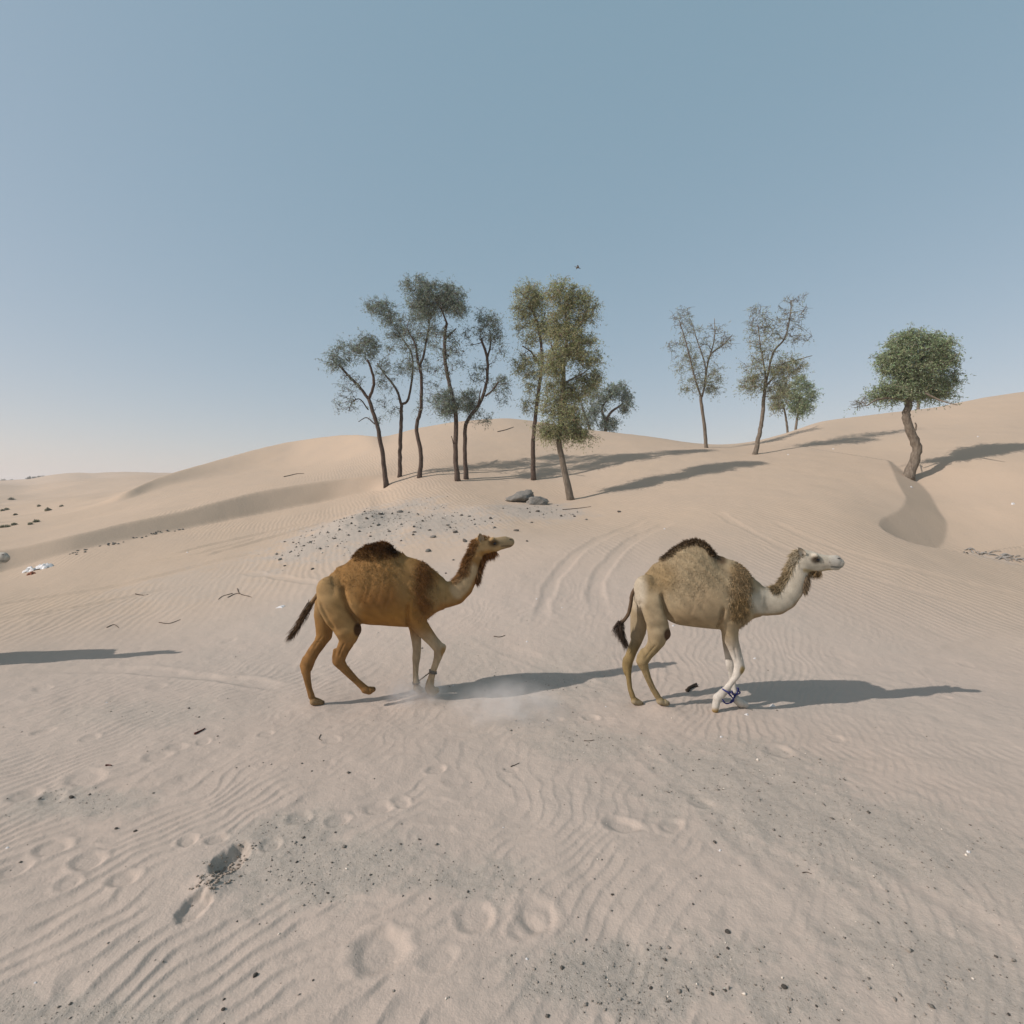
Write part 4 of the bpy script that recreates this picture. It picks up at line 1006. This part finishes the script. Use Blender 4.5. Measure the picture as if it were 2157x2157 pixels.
tree('dark tree with long curved limb and short upturned side branch, beside the tallest trunk', 24.5, A, [([(890, 1295), (882, 1130), (890, 970), (958, 872), (1004, 752), (1012, 600), (976, 480)], 13, 7), ([(1012, 590), (1032, 500), (1026, 430)], 6, 4), ([(1002, 812), (1040, 780), (1075, 730)], 6, 4), ([(955, 880), (965, 820), (975, 770)], 4, 3)],
     [(1030, 420, 85, 90, 48, 34), (1000, 340, 60, 40, 18, 22), (900, 840, 55, 80, 44, 50), (1090, 750, 60, 50, 24, 26), (960, 680, 70, 60, 24, 18), (1080, 560, 50, 70, 18, 14), (980, 940, 80, 40, 22, 16), (900, 460, 60, 60, 16, 10), (1100, 820, 50, 60, 14, 12)], M_BARK_D, LFT, 51)
tree('tall olive tree standing behind the pale leaning trunk', 24.5, A, [([(1282, 1280), (1276, 1130), (1290, 950), (1307, 800), (1330, 600), (1305, 400), (1255, 270)], 14, 6), ([(1320, 640), (1270, 560), (1215, 520)], 6, 3), ([(1310, 430), (1350, 330)], 6, 3)],
     [(1245, 240, 95, 95, 60, 52), (1320, 270, 70, 80, 34, 46), (1290, 430, 110, 110, 70, 50), (1200, 620, 45, 70, 22, 34), (1290, 640, 90, 90, 50, 46), (1260, 820, 60, 100, 34, 34), (1190, 380, 50, 90, 22, 26)], M_BARK_D, OLV, 61)
tree('full olive tree with pale leaning trunk and skirt of low foliage by the stones', 20.5, A, [([(1500, 1435), (1462, 1250), (1428, 1080), (1440, 960), (1456, 750), (1456, 600), (1476, 450), (1462, 300)], 20, 6), ([(1456, 740), (1500, 715), (1570, 680)], 7, 4), ([(1432, 1060), (1400, 1020), (1370, 1000)], 6, 3), ([(1436, 1040), (1500, 1020), (1570, 1030)], 6, 3), ([(1456, 620), (1400, 560), (1380, 500)], 7, 3), ([(1470, 470), (1550, 400), (1580, 320)], 7, 3)],
     [(1450, 215, 100, 80, 56, 50), (1570, 310, 90, 100, 56, 42), (1450, 370, 90, 90, 50, 52), (1480, 490, 130, 110, 90, 56), (1580, 560, 90, 110, 56, 44), (1390, 620, 80, 90, 50, 52), (1620, 710, 70, 70, 36, 44), (1550, 790, 70, 80, 40, 44), (1420, 800, 90, 80, 50, 52), (1470, 930, 100, 70, 60, 56), (1360, 1010, 60, 45, 34, 46), (1560, 1030, 60, 30, 30, 44), (1340, 860, 40, 70, 20, 30), (1460, 1020, 100, 40, 40, 50)], M_BARK_G, OLV, 71)
tree('low spreading tree half hidden behind the dune crest', 47, A, [([(1690, 1030), (1715, 930), (1800, 855)], 12, 5), ([(1700, 960), (1680, 880), (1740, 800)], 9, 4), ([(1610, 1010), (1580, 930), (1560, 870)], 9, 5)],
     [(1770, 780, 75, 45, 40, 40), (1825, 850, 40, 60, 30, 36), (1660, 840, 70, 70, 40, 40), (1720, 975, 60, 40, 30, 40), (1600, 930, 50, 60, 26, 36)], M_BARK_D, LFT, 81, leaf=(.17, .03), spread=.24, twig_r=.018)
tree('thin half-bare tree with three spread limbs on the dune saddle', 29, Bc, [([(310, 875), (301, 780), (282, 640), (285, 615)], 9, 7), ([(283, 620), (262, 560), (235, 460), (205, 340), (172, 230)], 5, 2), ([(288, 620), (304, 540), (302, 450), (262, 330), (235, 240)], 5, 2), ([(302, 540), (330, 410), (400, 352), (442, 305)], 5, 2), ([(315, 450), (350, 330), (352, 220)], 4, 1.5)],
     [(185, 215, 60, 65, 60, 3), (240, 330, 90, 75, 46, 13), (200, 450, 70, 60, 34, 18), (350, 330, 75, 95, 60, 3), (400, 340, 55, 40, 34, 5), (335, 510, 75, 60, 40, 22), (240, 550, 75, 50, 36, 24), (350, 585, 45, 25, 18, 30), (140, 370, 40, 30, 24, 4), (270, 440, 60, 60, 24, 14)], M_BARK_G, DRY, 91, twig_r=.021, spread=.15)
tree('tall half-bare tree with a long twiggy limb, next to the saddle', 25.5, Bc, [([(555, 920), (577, 830), (596, 720), (606, 580)], 12, 8), ([(606, 590), (610, 500), (590, 380), (572, 250)], 6, 2), ([(610, 570), (650, 400), (712, 318), (740, 190), (742, 130)], 6, 2), ([(612, 570), (670, 500), (704, 450), (780, 430), (850, 410)], 5, 1.6)],
     [(570, 220, 65, 85, 66, 4), (750, 175, 80, 85, 76, 3), (605, 330, 90, 75, 50, 14), (785, 300, 70, 60, 54, 4), (545, 480, 60, 75, 36, 22), (640, 440, 80, 80, 40, 18), (725, 475, 85, 50, 56, 40), (555, 550, 75, 50, 44, 30), (670, 570, 65, 65, 40, 26), (660, 260, 60, 60, 26, 6)], M_BARK_G, DRY, 101, twig_r=.021, spread=.15)
tree('small slanting tree with thin pale crown beyond the dune crest', 43, Bc, [([(730, 815), (722, 770), (711, 700), (695, 640)], 6, 4)], [(690, 630, 48, 60, 40, 34), (715, 570, 40, 40, 24, 24), (660, 660, 35, 35, 16, 24)], M_BARK_G, DRY, 111, leaf=(.15, .026), spread=.22, twig_r=.016)
tree('small bushy tree beside the slanting one beyond the dune crest', 42.5, Bc, [([(764, 815), (768, 770), (780, 690), (792, 600)], 7, 4)], [(800, 600, 60, 80, 60, 40), (815, 680, 40, 35, 26, 38), (760, 650, 45, 45, 30, 36), (790, 540, 35, 30, 16, 30)], M_BARK_G, GRN, 121, leaf=(.15, .026), spread=.22, twig_r=.016)
tree('dense round green tree with crooked thick trunk at the edge of the hollow', 20, Bc, [([(1340, 1005), (1384, 900), (1352, 800), (1330, 720), (1346, 650), (1362, 580)], 24, 14), ([(1350, 650), (1290, 630), (1190, 632), (1128, 666)], 8, 3), ([(1128, 666), (1090, 668)], 3, 1), ([(1362, 600), (1420, 600), (1510, 640), (1592, 662)], 7, 2), ([(1362, 590), (1330, 500), (1260, 430)], 9, 3), ([(1364, 580), (1400, 480), (1380, 380)], 10, 3), ([(1368, 585), (1450, 500), (1510, 420)], 9, 3), ([(1372, 800, -.1), (1382, 770, -.15), (1376, 752, -.15)], 5, 3)],
     [(1370, 430, 160, 120, 130, 62), (1480, 410, 85, 100, 70, 62), (1270, 430, 80, 90, 56, 56), (1220, 595, 95, 42, 52, 52), (1480, 580, 95, 55, 60, 60), (1360, 330, 120, 38, 50, 50), (1350, 570, 90, 60, 50, 62), (1550, 520, 35, 60, 24, 44), (1110, 650, 40, 26, 20, 3)], M_BARK_G, GRN, 131, spread=.13, leaf=(.080, .015))
tree('tree trunk poking up behind the dense round tree on the far crest', 37, Bc, [([(1392, 705), (1392, 640), (1388, 570)], 8, 5)], [(1390, 545, 45, 50, 30, 40)], M_BARK_G, GRN, 141, leaf=(.14, .024), spread=.2)
# ---------------------------------------------------------------- stones, litter, shrubs, bird, dust
def mat_stone(name, c1, c2, scale=9):
    m, nt, b = new_mat(name); P = obj_pos(nt); n = noise_tex(nt, P, scale, 6, .65)
    nt.links.new(mixc(nt, n, c1, c2), b.inputs['Base Color']); nt.links.new(bump(nt, n, .04, .8), b.inputs['Normal']); b.inputs['Roughness'].default_value = .95
    return m
M_ST1 = mat_stone('grey_stone', (.110, .105, .095), (.300, .285, .250)); M_ST2 = mat_stone('dark_stone', (.070, .064, .055), (.190, .172, .145))
M_PEB = mat_stone('gravel_stone', (.075, .070, .062), (.230, .215, .190), 6)
def stone_mesh(seed, sub=2, rough=.35, flat=.65):
    r = np.random.default_rng(seed)
    import bmesh
    bm = bmesh.new(); bmesh.ops.create_icosphere(bm, subdivisions=sub, radius=1.0)
    v = np.array([x.co[:] for x in bm.verts]); f = np.array([[x.index for x in p.verts] for p in bm.faces]); bm.free()
    pl = r.normal(size=(9, 3)); pl /= np.linalg.norm(pl, axis=1)[:, None]; off = r.uniform(.62, .95, 9)
    for a, b in zip(pl, off):
        d = v @ a - b; m = d > 0; v[m] -= d[m][:, None] * a * .85
    v *= 1 + rough * (vnoise3(v * 1.7 + seed, seed)[:, None] - .5)
    if sub > 3: v = v * (1 + .35 * (vnoise3(v * 5 + seed, seed)[:, None] - .5) + .18 * (vnoise3(v * 13 + seed, seed)[:, None] - .5))
    return v * np.array([1, .8, flat]), f
_sm = {}
def stone_data(i, mat):
    if (i, mat.name) not in _sm:
        v, f = stone_mesh(500 + i, 4 if i < 2 else 2, .9 if i < 2 else .5); _sm[(i, mat.name)] = mesh_np('stone', v, f, mat, False)
    return _sm[(i, mat.name)]
def put_stone(px, py, size_px0, mat, label, cat, group, i, name='stone', sx=1.0, rot=None, sink=.25):
    size_px = size_px0 * (.8 if size_px0 < 20 else 1.0)
    c = on_ground(px, py, ground_fast); s = size_px / 2 / F * c[1]
    o = link(name, stone_data(i, mat)); o.location = (c[0], c[1], float(ground(c[0], c[1])[0]) + s * (.5 - sink) * .8)
    o.scale = (s * sx, s, s); o.rotation_euler = (RNG.uniform(-.3, .3), RNG.uniform(-.3, .3), RNG.uniform(0, 6.28) if rot is None else rot)
    return tag(o, label, cat, group)
def ground_fast(x, y): return ground0(x, y) + details(x, y, False)[0]
# larger blocks on the rubble
put_stone(1098, 1056, 44, M_ST1, 'rough grey rock lying behind the long pale block on the rubble', 'rock', None, 0, 'rock', 1.25, .3, .2)
put_stone(1130, 1062, 40, M_ST1, 'long pale grey block lying on the rubble near the leaning trunk', 'rock', None, 1, 'rock', 1.5, -.1, .2)
put_stone(1113, 1049, 13, M_ST2, 'small dark lump on top of the rough grey rock', 'rock', None, 2, 'rock', 1.1, 0, -.4)
put_stone(1304, 1079, 11, M_ST2, 'lone dark stone on smooth sand beyond the leaning trunk', 'stone', None, 3, 'stone', 1.0, 0, .1)
put_stone(1133, 1078, 12, M_ST2, 'dark stone just below the long pale block', 'stone', None, 4, 'stone', 1.1, 0, .1)
spots = [(843, 1079, 15), (803, 1084, 12), (772, 1092, 12), (797, 1106, 10), (826, 1083, 9), (870, 1127, 9), (902, 1162, 18), (873, 1122, 8), (960, 1122, 15), (912, 1133, 14), (979, 1140, 15), (1088, 1118, 14), (1041, 1112, 10), (1033, 1093, 12), (972, 1086, 10), (988, 1088, 8), (890, 1098, 10), (872, 1110, 9), (932, 1092, 8), (1182, 1088, 10), (1210, 1089, 9), (1235, 1095, 9), (1120, 1101, 8), (740, 1103, 9), (715, 1116, 9), (690, 1122, 8), (706, 1135, 8), (734, 1128, 9), (757, 1120, 9), (780, 1130, 8), (655, 1142, 8), (640, 1150, 8), (658, 1200, 11), (590, 1180, 12), (600, 1192, 7), (820, 1120, 9), (845, 1105, 9), (905, 1118, 8), (942, 1107, 8), (1000, 1105, 8), (845, 1140, 7), (1020, 1130, 7), (955, 1180, 8), (1110, 1140, 8), (939, 1208, 7), (612, 1163, 8), (628, 1172, 7)]
for k, (px, py, s) in enumerate(spots):
    o = put_stone(px, py, s, M_ST2 if k % 3 else M_ST1, 'loose dark stone scattered over the low rubble heap', 'stone', 'stones of the rubble heap', 5 + k % 7, 'stone', RNG.uniform(.8, 1.6))
for k in range(34):   # broken lumps at the foot of the slip face
    t = RNG.random(); px = 135 + t * 255 + RNG.normal() * 4; py = np.interp(px, [135, 200, 260, 300, 390], [1174, 1154, 1140, 1130, 1112]) + RNG.normal() * 2.5
    put_stone(px, py, RNG.uniform(4, 9), M_ST1, 'pale broken lump along the foot of the long slip face', 'stone', 'lumps at the foot of the slip face', 5 + k % 7)
for (px, py, s) in [(538, 2050, 16), (1533, 1962, 16), (1533, 1997, 10), (1402, 2020, 9), (1652, 2080, 17), (1371, 2078, 11), (1500, 2094, 10), (1528, 2088, 9), (470, 2125, 12), (150, 1680, 14), (245, 1745, 10), (285, 1750, 10), (640, 1765, 9), (1290, 1885, 9), (905, 1895, 8), (1235, 1977, 8), (1365, 2000, 7), (472, 2100, 8), (1460, 1905, 7), (625, 1815, 9), (690, 1880, 9), (1850, 1945, 7), (2125, 2135, 10), (1720, 2120, 8)]:
    put_stone(px, py, s, M_ST2, 'small dark pebble resting on the gritty foreground sand', 'pebble', 'dark pebbles on the foreground sand', 5 + int(px) % 7, 'pebble')

# gravel: too many and too small to count
def gravel():
    n = 90000; r = RNG
    u = r.random(n); rad = np.exp(np.log(2.2) + u * (np.log(23) - np.log(2.2))); az = np.radians(r.uniform(-50, 50, n))
    x, y = rad * np.sin(az), rad * np.cos(az)
    g = details(x, y, False)[1]
    keep = r.random(n) < .02 * sstep(9.5, 7.5, rad) + .55 * g ** 1.5 * np.where(rad > 8, g > .45, 1)
    x, y, rad, g = x[keep], y[keep], rad[keep], g[keep]; n = len(x)
    s = .0019 * np.exp(r.normal(size=n) * .6) * (1 + .12 * rad + .5 * np.maximum(0, rad - 9.5)); s = np.clip(s, .0012, .05)
    z = ground(x, y) + s * .3
    o = np.array([[1, 0, 0], [-1, 0, 0], [0, 1, 0], [0, -1, 0], [0, 0, 1], [0, 0, -1.0]])
    f = np.array([[0, 2, 4], [2, 1, 4], [1, 3, 4], [3, 0, 4], [2, 0, 5], [1, 2, 5], [3, 1, 5], [0, 3, 5]])
    a = r.uniform(0, 6.28, n); ca, sa = np.cos(a), np.sin(a)
    V = o[None] * (s[:, None, None] * r.uniform(.5, 1.4, (n, 6, 3)) * np.array([1.2, .9, .75]))
    X = V[..., 0] * ca[:, None] - V[..., 1] * sa[:, None]; Y = V[..., 0] * sa[:, None] + V[..., 1] * ca[:, None]
    V = np.stack([X + x[:, None], Y + y[:, None], V[..., 2] + z[:, None]], -1).reshape(-1, 3)
    Fc = (f[None] + np.arange(n)[:, None, None] * 6).reshape(-1, 3)
    m, nt, b = new_mat('gravel'); nt.links.new(attr(nt, 'col', 'Color'), b.inputs['Base Color'])
    t = r.random((n, 1)); t = np.where(t < .06, 3.0, .35 + t)
    cc = np.repeat(np.array([[.215, .196, .166]]) * t, 6, axis=0).clip(.02, .75)
    o_ = link('gravel', mesh_np('gravel', V, Fc, m, False, cc)); tag(o_, 'fine dark gravel strewn over the sand', 'gravel', kind='stuff')
gravel()
# crumbs of broken crust round the deep print
mbc = MB()
for k in range(170):
    t = RNG.random(); c = HOLE + (HOLE2 - HOLE) * (t * 1.05 - .15) + RNG.normal(size=2) * .055
    v, f = stone_mesh(900 + k % 9, 1); s = RNG.uniform(.004, .013); mbc.add(v * s * [1.2, 1.2, .7] + [c[0], c[1], float(ground(c[0], c[1])[0]) + s * .3], t=f)
M_CRUST = mat_stone('sand_crust', (.20, .165, .13), (.36, .30, .24))  # darker than the sand: the shade on the crust is painted in
tag(link('crust_crumbs', mbc.mesh('crust_crumbs', M_CRUST, False)), 'crumbled crust with shade put into its colour around the deep foreground print', 'crumbs', kind='stuff')

# litter and sticks
M_BAG = mat_plain('white_plastic', (.62, .62, .60), .45, .4, .15, 8); M_RUST = mat_plain('rust_scrap', (.26, .10, .055), .8); M_WOOD = mat_plain('dry_wood', (.105, .082, .062), .9); M_WOODG = mat_plain('bleached_wood', (.34, .32, .285), .9); M_RED = mat_plain('red_pod', (.085, .022, .015), .6); M_DUNG = mat_plain('dung', (.060, .046, .034), .95, .05, .5, 40)
def crumple(px, py, wpx, hpx, mat, label, name, cat, seed, group=None, dep=.7):
    c = on_ground(px, py, ground_fast); w = wpx / 2 / F * c[1]; h = hpx / F * c[1]
    r = np.random.default_rng(seed); n = 13
    U, V_ = np.meshgrid(np.linspace(-1, 1, n), np.linspace(-1, 1, n), indexing='ij')
    a = np.maximum(abs(U), abs(V_)); ln = np.hypot(U, V_) + 1e-6; U2, V2 = U * a / ln, V_ * a / ln
    ed = 1 + .9 * (vnoise(np.arctan2(V_, U) * 2 + seed, U * 0, seed) - .5)
    X = U2 * w * ed; Y = V2 * w * dep * ed
    H = h * (1 - a ** 2) * (.25 + 1.2 * fbm(U * 2.2 + seed, V_ * 2.2, 3, seed)) + h * .75 * (vnoise(U * 4.0 + seed, V_ * 4.0 + seed, seed) - .45)
    Z = ground(c[0] + X.ravel(), c[1] + Y.ravel()).reshape(n, n) + H.clip(.002, None) - .004 * (a > .95)
    z0 = float(ground(c[0], c[1])[0])
    v = np.stack([X, Y, Z - z0], -1).reshape(-1, 3); i = np.arange(n - 1)[:, None] * n; j = np.arange(n - 1)[None]
    q = np.stack([i + j, i + n + j, i + n + j + 1, i + j + 1], -1).reshape(-1, 4)
    o = link(name, mesh_np(name, v, q, mat, True), loc=(c[0], c[1], z0)); return tag(o, label, cat, group)
crumple(93, 1196, 34, 8, M_BAG, 'torn white plastic sheet crumpled at the foot of the slip face', 'plastic_sheet', 'litter', 3)
crumple(62, 1203, 24, 8, M_BAG, 'white plastic bag with rusty scrap in front of it', 'plastic_bag', 'litter', 5)
crumple(64, 1210, 15, 5, M_RUST, 'rusty brown scrap poking out from under the white bag', 'scrap', 'litter', 8)
crumple(593, 1278, 18, 3, M_BAG, 'flat white scrap on the sand behind the golden brown camel', 'paper_scrap', 'litter', 11)
for k, (px, py, s) in enumerate([(225, 1480, 7), (75, 2072, 10), (1517, 1792, 11), (1519, 1552, 9), (1573, 1507, 12), (1627, 1488, 18), (1276, 1490, 6), (2040, 1795, 13), (1060, 1742, 5), (1110, 2018, 11), (1110, 1352, 7), (1418, 1318, 9), (955, 1444, 7), (1920, 1027, 9), (2133, 1062, 12), (1590, 1388, 8), (1400, 1115, 7), (1660, 958, 6), (2060, 920, 6), (1755, 946, 6), (1130, 1262, 6), (1184, 1280, 5), (15, 1785, 10), (395, 1164, 6)]):
    crumple(px, py, s * .62, s * .26, M_BAG, 'small white scrap of litter lying on the open sand', 'litter_scrap', 'litter', 40 + k, 'white scraps on the sand', .6)
def stick(pts, r_px, mat, label, name, cat, group=None, lift=.0):
    G = [on_ground(px, py, ground_fast) for px, py in pts]; d0 = G[0][1]; c = G[0]
    P = spline([np.array([g[0], g[1], 0]) for g in G], 9); zz = ground(P[:, 0], P[:, 1]); P[:, 2] = zz + r_px / F * d0 * .6 + lift * np.sin(np.linspace(0, 3.14, 9))
    z0 = P[0, 2]; mb = MB(); mb.tube(P - np.array([c[0], c[1], z0]), np.linspace(1, .45, 9) * r_px / F * d0, 5, noise=.3)
    o = link(name, mb.mesh(name, mat), loc=(c[0], c[1], z0)); return tag(o, label, cat, group)
stick([(410, 1546), (420, 1541), (432, 1534)], 2.6, M_RED, 'dark red seed pod standing out on rippled sand', 'seed_pod', 'pod')
stick([(222, 1614), (228, 1613), (235, 1615)], 2.2, M_RED, 'short curled brown pod on trampled sand', 'seed_pod', 'pod')
stick([(1448, 1458), (1456, 1449), (1467, 1443)], 4.6, M_DUNG, 'dark lump of dung between the hind and front legs of the cream camel', 'dung', 'dung')
stick([(1452, 1452), (1462, 1447), (1470, 1447)], 3.6, M_DUNG, 'smaller piece of dung beside the dark lump', 'dung', 'dung')
stick([(1076, 1615), (1086, 1610), (1094, 1606)], 1.2, M_WOOD, 'thin dark twig on gritty sand in front of the dust', 'twig', 'twig')
for pts, lab in [([(1230, 1562), (1242, 1563), (1252, 1561)], 'short forked twig on gritty sand below the hind feet of the cream camel'), ([(676, 1548), (672, 1556), (678, 1560)], 'hooked dark twig on rippled sand in front of the golden brown camel'), ([(1185, 1074), (1210, 1072), (1245, 1068)], 'thin stick lying at the base of the pale leaning trunk'),
    ([(1048, 910), (1065, 906), (1082, 900)], 'dead branch lying high on the dune behind the dark clump'), ([(598, 1005), (625, 999), (640, 998)], 'dead branch lying on the dune above the long slip face'), ([(1690, 1840), (1700, 1838), (1710, 1842)], 'thin curved twig beside a faint wheel track in the foreground'), ([(480, 1258), (500, 1250), (530, 1258)], 'longest stem of the dead weed behind the brown camel'),
    ([(490, 1250), (470, 1255), (460, 1262)], 'trailing stem of the dead weed behind the brown camel'), ([(500, 1240), (505, 1250), (525, 1256)], 'upright bent stem of the dead weed behind the brown camel'), ([(285, 1252), (300, 1254), (312, 1252)], 'short twig lying across the old wheel tracks'), ([(335, 1312), (355, 1314), (380, 1306)], 'thin curved twig on bare sand behind the tail of the brown camel'), ([(225, 1322), (240, 1316), (250, 1322)], 'small arched twig near the shadow of the hidden camel'), ([(1040, 1340), (1052, 1341), (1064, 1338)], 'straw-thin twig on sand between the two walking camels')]:
    stick(pts, 1.1, M_WOOD, lab, 'twig', 'twig', 'dry twigs on the sand')
# brushwood washed up at the lip of the hollow
for k in range(22):
    px = RNG.uniform(2030, 2160); py = np.interp(px, [2030, 2160], [1160, 1184]) + RNG.normal() * 3.0; L = RNG.uniform(12, 34)
    stick([(px, py), (px + L * .5, py + RNG.normal() * 3 + 1), (px + L, py + L * .16 + RNG.normal() * 3)], RNG.uniform(.9, 1.8), M_WOODG, 'bleached branch in the tangle at the lip of the hollow', 'branch', 'branch', 'brushwood at the lip of the hollow', .03)
# desert shrubs on the far plain
def shrub(px, py, d, w, h, label, seed, col=(.30, .30, .22), group='shrubs on the far plain'):
    p = on_ground(px, py); 
    if d is None: x, y = p
    else: x, y = (px - CX) / F * d, d
    z = float(ground(x, y)[0]); m = y / F; r = np.random.default_rng(seed); n = 46
    root = link('desert_shrub', None, loc=(x, y, z)); mb = MB(); E = []
    for k in range(n):
        q = r.normal(size=3); q[2] = abs(q[2]); q /= np.linalg.norm(q); e = q * np.array([w * m * .5, w * m * .4, h * m]) * r.uniform(.5, 1)
        mb.tube(spline([np.array([0, 0, -.05]), e * .5 + [0, 0, .1 * h * m], e], 4), np.linspace(.025, .008, 4) * max(1, y / 60), 3, cap=False); E.append(e); E.append(e * .7)
    link('stems', mb.mesh('stems', M_BARK_D), root)
    v, t, c = leaf_mesh(np.array(E), np.full(len(E), 14), .09 * w * m, .10 * h * m + .08, .03 * h * m + .02, col, seed)
    link('foliage', mesh_np('foliage', v, t, M_LEAF, False, c), root)
    return tag(root, label, 'shrub', group)
for k, (px, py, w, h) in enumerate([(24, 1053, 15, 6), (14, 1074, 9, 4), (5, 1076, 7, 3), (101, 1076, 13, 6), (82, 1067, 7, 3), (130, 1067, 8, 3), (33, 1085, 7, 3), (76, 1100, 10, 4), (64, 1105, 6, 3), (30, 1106, 9, 3), (14, 1110, 9, 3), (5, 1111, 6, 3)]):
    shrub(px, py, None, w * .85, h, 'small dark desert shrub on the pale plain behind the slip face', 700 + k)
for k, (px, w, h) in enumerate([(61, 11, 7), (72, 9, 5), (82, 10, 5), (92, 8, 4), (25, 12, 5), (8, 14, 6)]):
    shrub(px, 1012, 296, w, h * 1.2, 'distant bluish bush on the skyline beyond the plain', 730 + k, (.19, .22, .20), 'bushes on the skyline')
# bird
def bird():
    c = at(1218, 564, 34); root = link('bird', None, loc=tuple(c)); M = mat_plain('feather', (.16, .12, .07), .8)
    mb = MB(); P = spline([(-.17, 0, .06), (-.06, 0, .02), (.05, 0, -.01), (.17, 0, -.075)], 9); mb.tube(P, [.012, .03, .042, .046, .042, .032, .022, .018, .01], 8)
    link('body', mb.mesh('body', M), root)
    for sd in (-1, 1):
        v = np.array([(.05, .02 * sd, .02), (-.05, .02 * sd, .025), (.01, .14 * sd, .075), (-.09, .14 * sd, .07), (-.06, .30 * sd, .045), (-.11, .28 * sd, .045)]) - np.array([0, 0, 0])
        v2 = np.vstack([v, v - [0, 0, .008]])
        q = np.array([[0, 1, 3, 2], [2, 3, 5, 4], [6, 8, 9, 7], [8, 10, 11, 9], [0, 2, 8, 6], [2, 4, 10, 8], [1, 7, 9, 3], [3, 9, 11, 5], [4, 5, 11, 10]])
        link('wing', mesh_np('wing', v2, q, M, False), root)
    v = np.array([(-.15, -.02, .06), (-.15, .02, .06), (-.24, .045, .085), (-.24, -.045, .085)]); v = np.vstack([v, v - [0, 0, .006]])
    link('tail', mesh_np('tail', v, np.array([[0, 1, 2, 3], [7, 6, 5, 4], [0, 4, 5, 1], [1, 5, 6, 2], [2, 6, 7, 3], [3, 7, 4, 0]]), M, False), root)
    tag(root, 'small brown bird in flight above the full olive tree', 'bird')
bird()
# dust kicked up by the golden brown camel
def dust(cx, cy, cz, sx, sy, sz, dens, name, label, seed):
    u, w = np.meshgrid(np.linspace(0, 2 * math.pi, 25)[:-1], np.linspace(-math.pi / 2, math.pi / 2, 13))
    V = np.stack([np.cos(w) * np.cos(u) * sx, np.cos(w) * np.sin(u) * sy, np.sin(w) * sz], -1).reshape(-1, 3)
    i = np.arange(12)[:, None] * 24; j = np.arange(24)[None]
    Q = np.stack([i + j, i + (j + 1) % 24, i + 24 + (j + 1) % 24, i + 24 + j], -1).reshape(-1, 4)
    m = bpy.data.materials.new(name); m.use_nodes = True; nt = m.node_tree; nt.nodes.clear()
    out = nt.nodes.new('ShaderNodeOutputMaterial'); pv = nt.nodes.new('ShaderNodeVolumePrincipled'); nt.links.new(pv.outputs[0], out.inputs['Volume'])
    pv.inputs['Color'].default_value = (.97, .95, .92, 1); pv.inputs['Anisotropy'].default_value = .2
    P = obj_pos(nt); ln = nt.nodes.new('ShaderNodeVectorMath'); ln.operation = 'LENGTH'
    dv = nt.nodes.new('ShaderNodeVectorMath'); dv.operation = 'DIVIDE'; dv.inputs[1].default_value = (sx, sy, sz)
    nt.links.new(P, dv.inputs[0]); nt.links.new(dv.outputs[0], ln.inputs[0])
    fall = ramp(nt, ln.outputs['Value'], [(.0, 1.0), (.55, .45), (.98, 0.0)])
    ad = nt.nodes.new('ShaderNodeVectorMath'); ad.operation = 'ADD'; ad.inputs[1].default_value = (seed, seed * 2, 0); nt.links.new(P, ad.inputs[0])
    nz = ramp(nt, noise_tex(nt, ad.outputs[0], 3.6 / max(sz, .3) * .35, 5, .6), [(.36, 0.0), (.66, 1.0)])
    nt.links.new(maths(nt, 'MULTIPLY', maths(nt, 'MULTIPLY', fall, nz), dens), pv.inputs['Density'])
    o = link(name, mesh_np(name, V, Q, m), loc=(cx, cy, cz)); return tag(o, label, 'dust', kind='stuff')
g_ = on_ground(880, 1470); dust(g_[0], g_[1] - .05, .06, .42, .40, .24, 9.0, 'dust_cloud', 'puff of dust round the front feet of the golden brown camel', 3.1)
g_ = on_ground(1070, 1500); dust(g_[0] + .0, g_[1] - .05, .04, .75, .55,   .34, 5.0, 'dust_cloud', 'thin pale dust drifting over the shadow of the golden brown camel', 7.7)

# dusty air over the whole place
def haze():
    X, Y0, Y1, z0, z1 = 6200, -6200, 6200, -40, 40
    v = np.array([(x, y, z) for x in (-X, X) for y in (Y0, Y1) for z in (z0, z1)], float)
    q = np.array([[0, 1, 3, 2], [4, 6, 7, 5], [0, 4, 5, 1], [2, 3, 7, 6], [0, 2, 6, 4], [1, 5, 7, 3]])
    m = bpy.data.materials.new('haze'); m.use_nodes = True; nt = m.node_tree; nt.nodes.clear()
    out = nt.nodes.new('ShaderNodeOutputMaterial'); pv = nt.nodes.new('ShaderNodeVolumePrincipled'); nt.links.new(pv.outputs[0], out.inputs['Volume'])
    pv.inputs['Color'].default_value = (.93, .94, .95, 1); pv.inputs['Density'].default_value = .0006
    o = link('haze', mesh_np('haze', v, q, m, False)); tag(o, 'thin dusty haze over the desert', 'haze', kind='stuff')
haze()
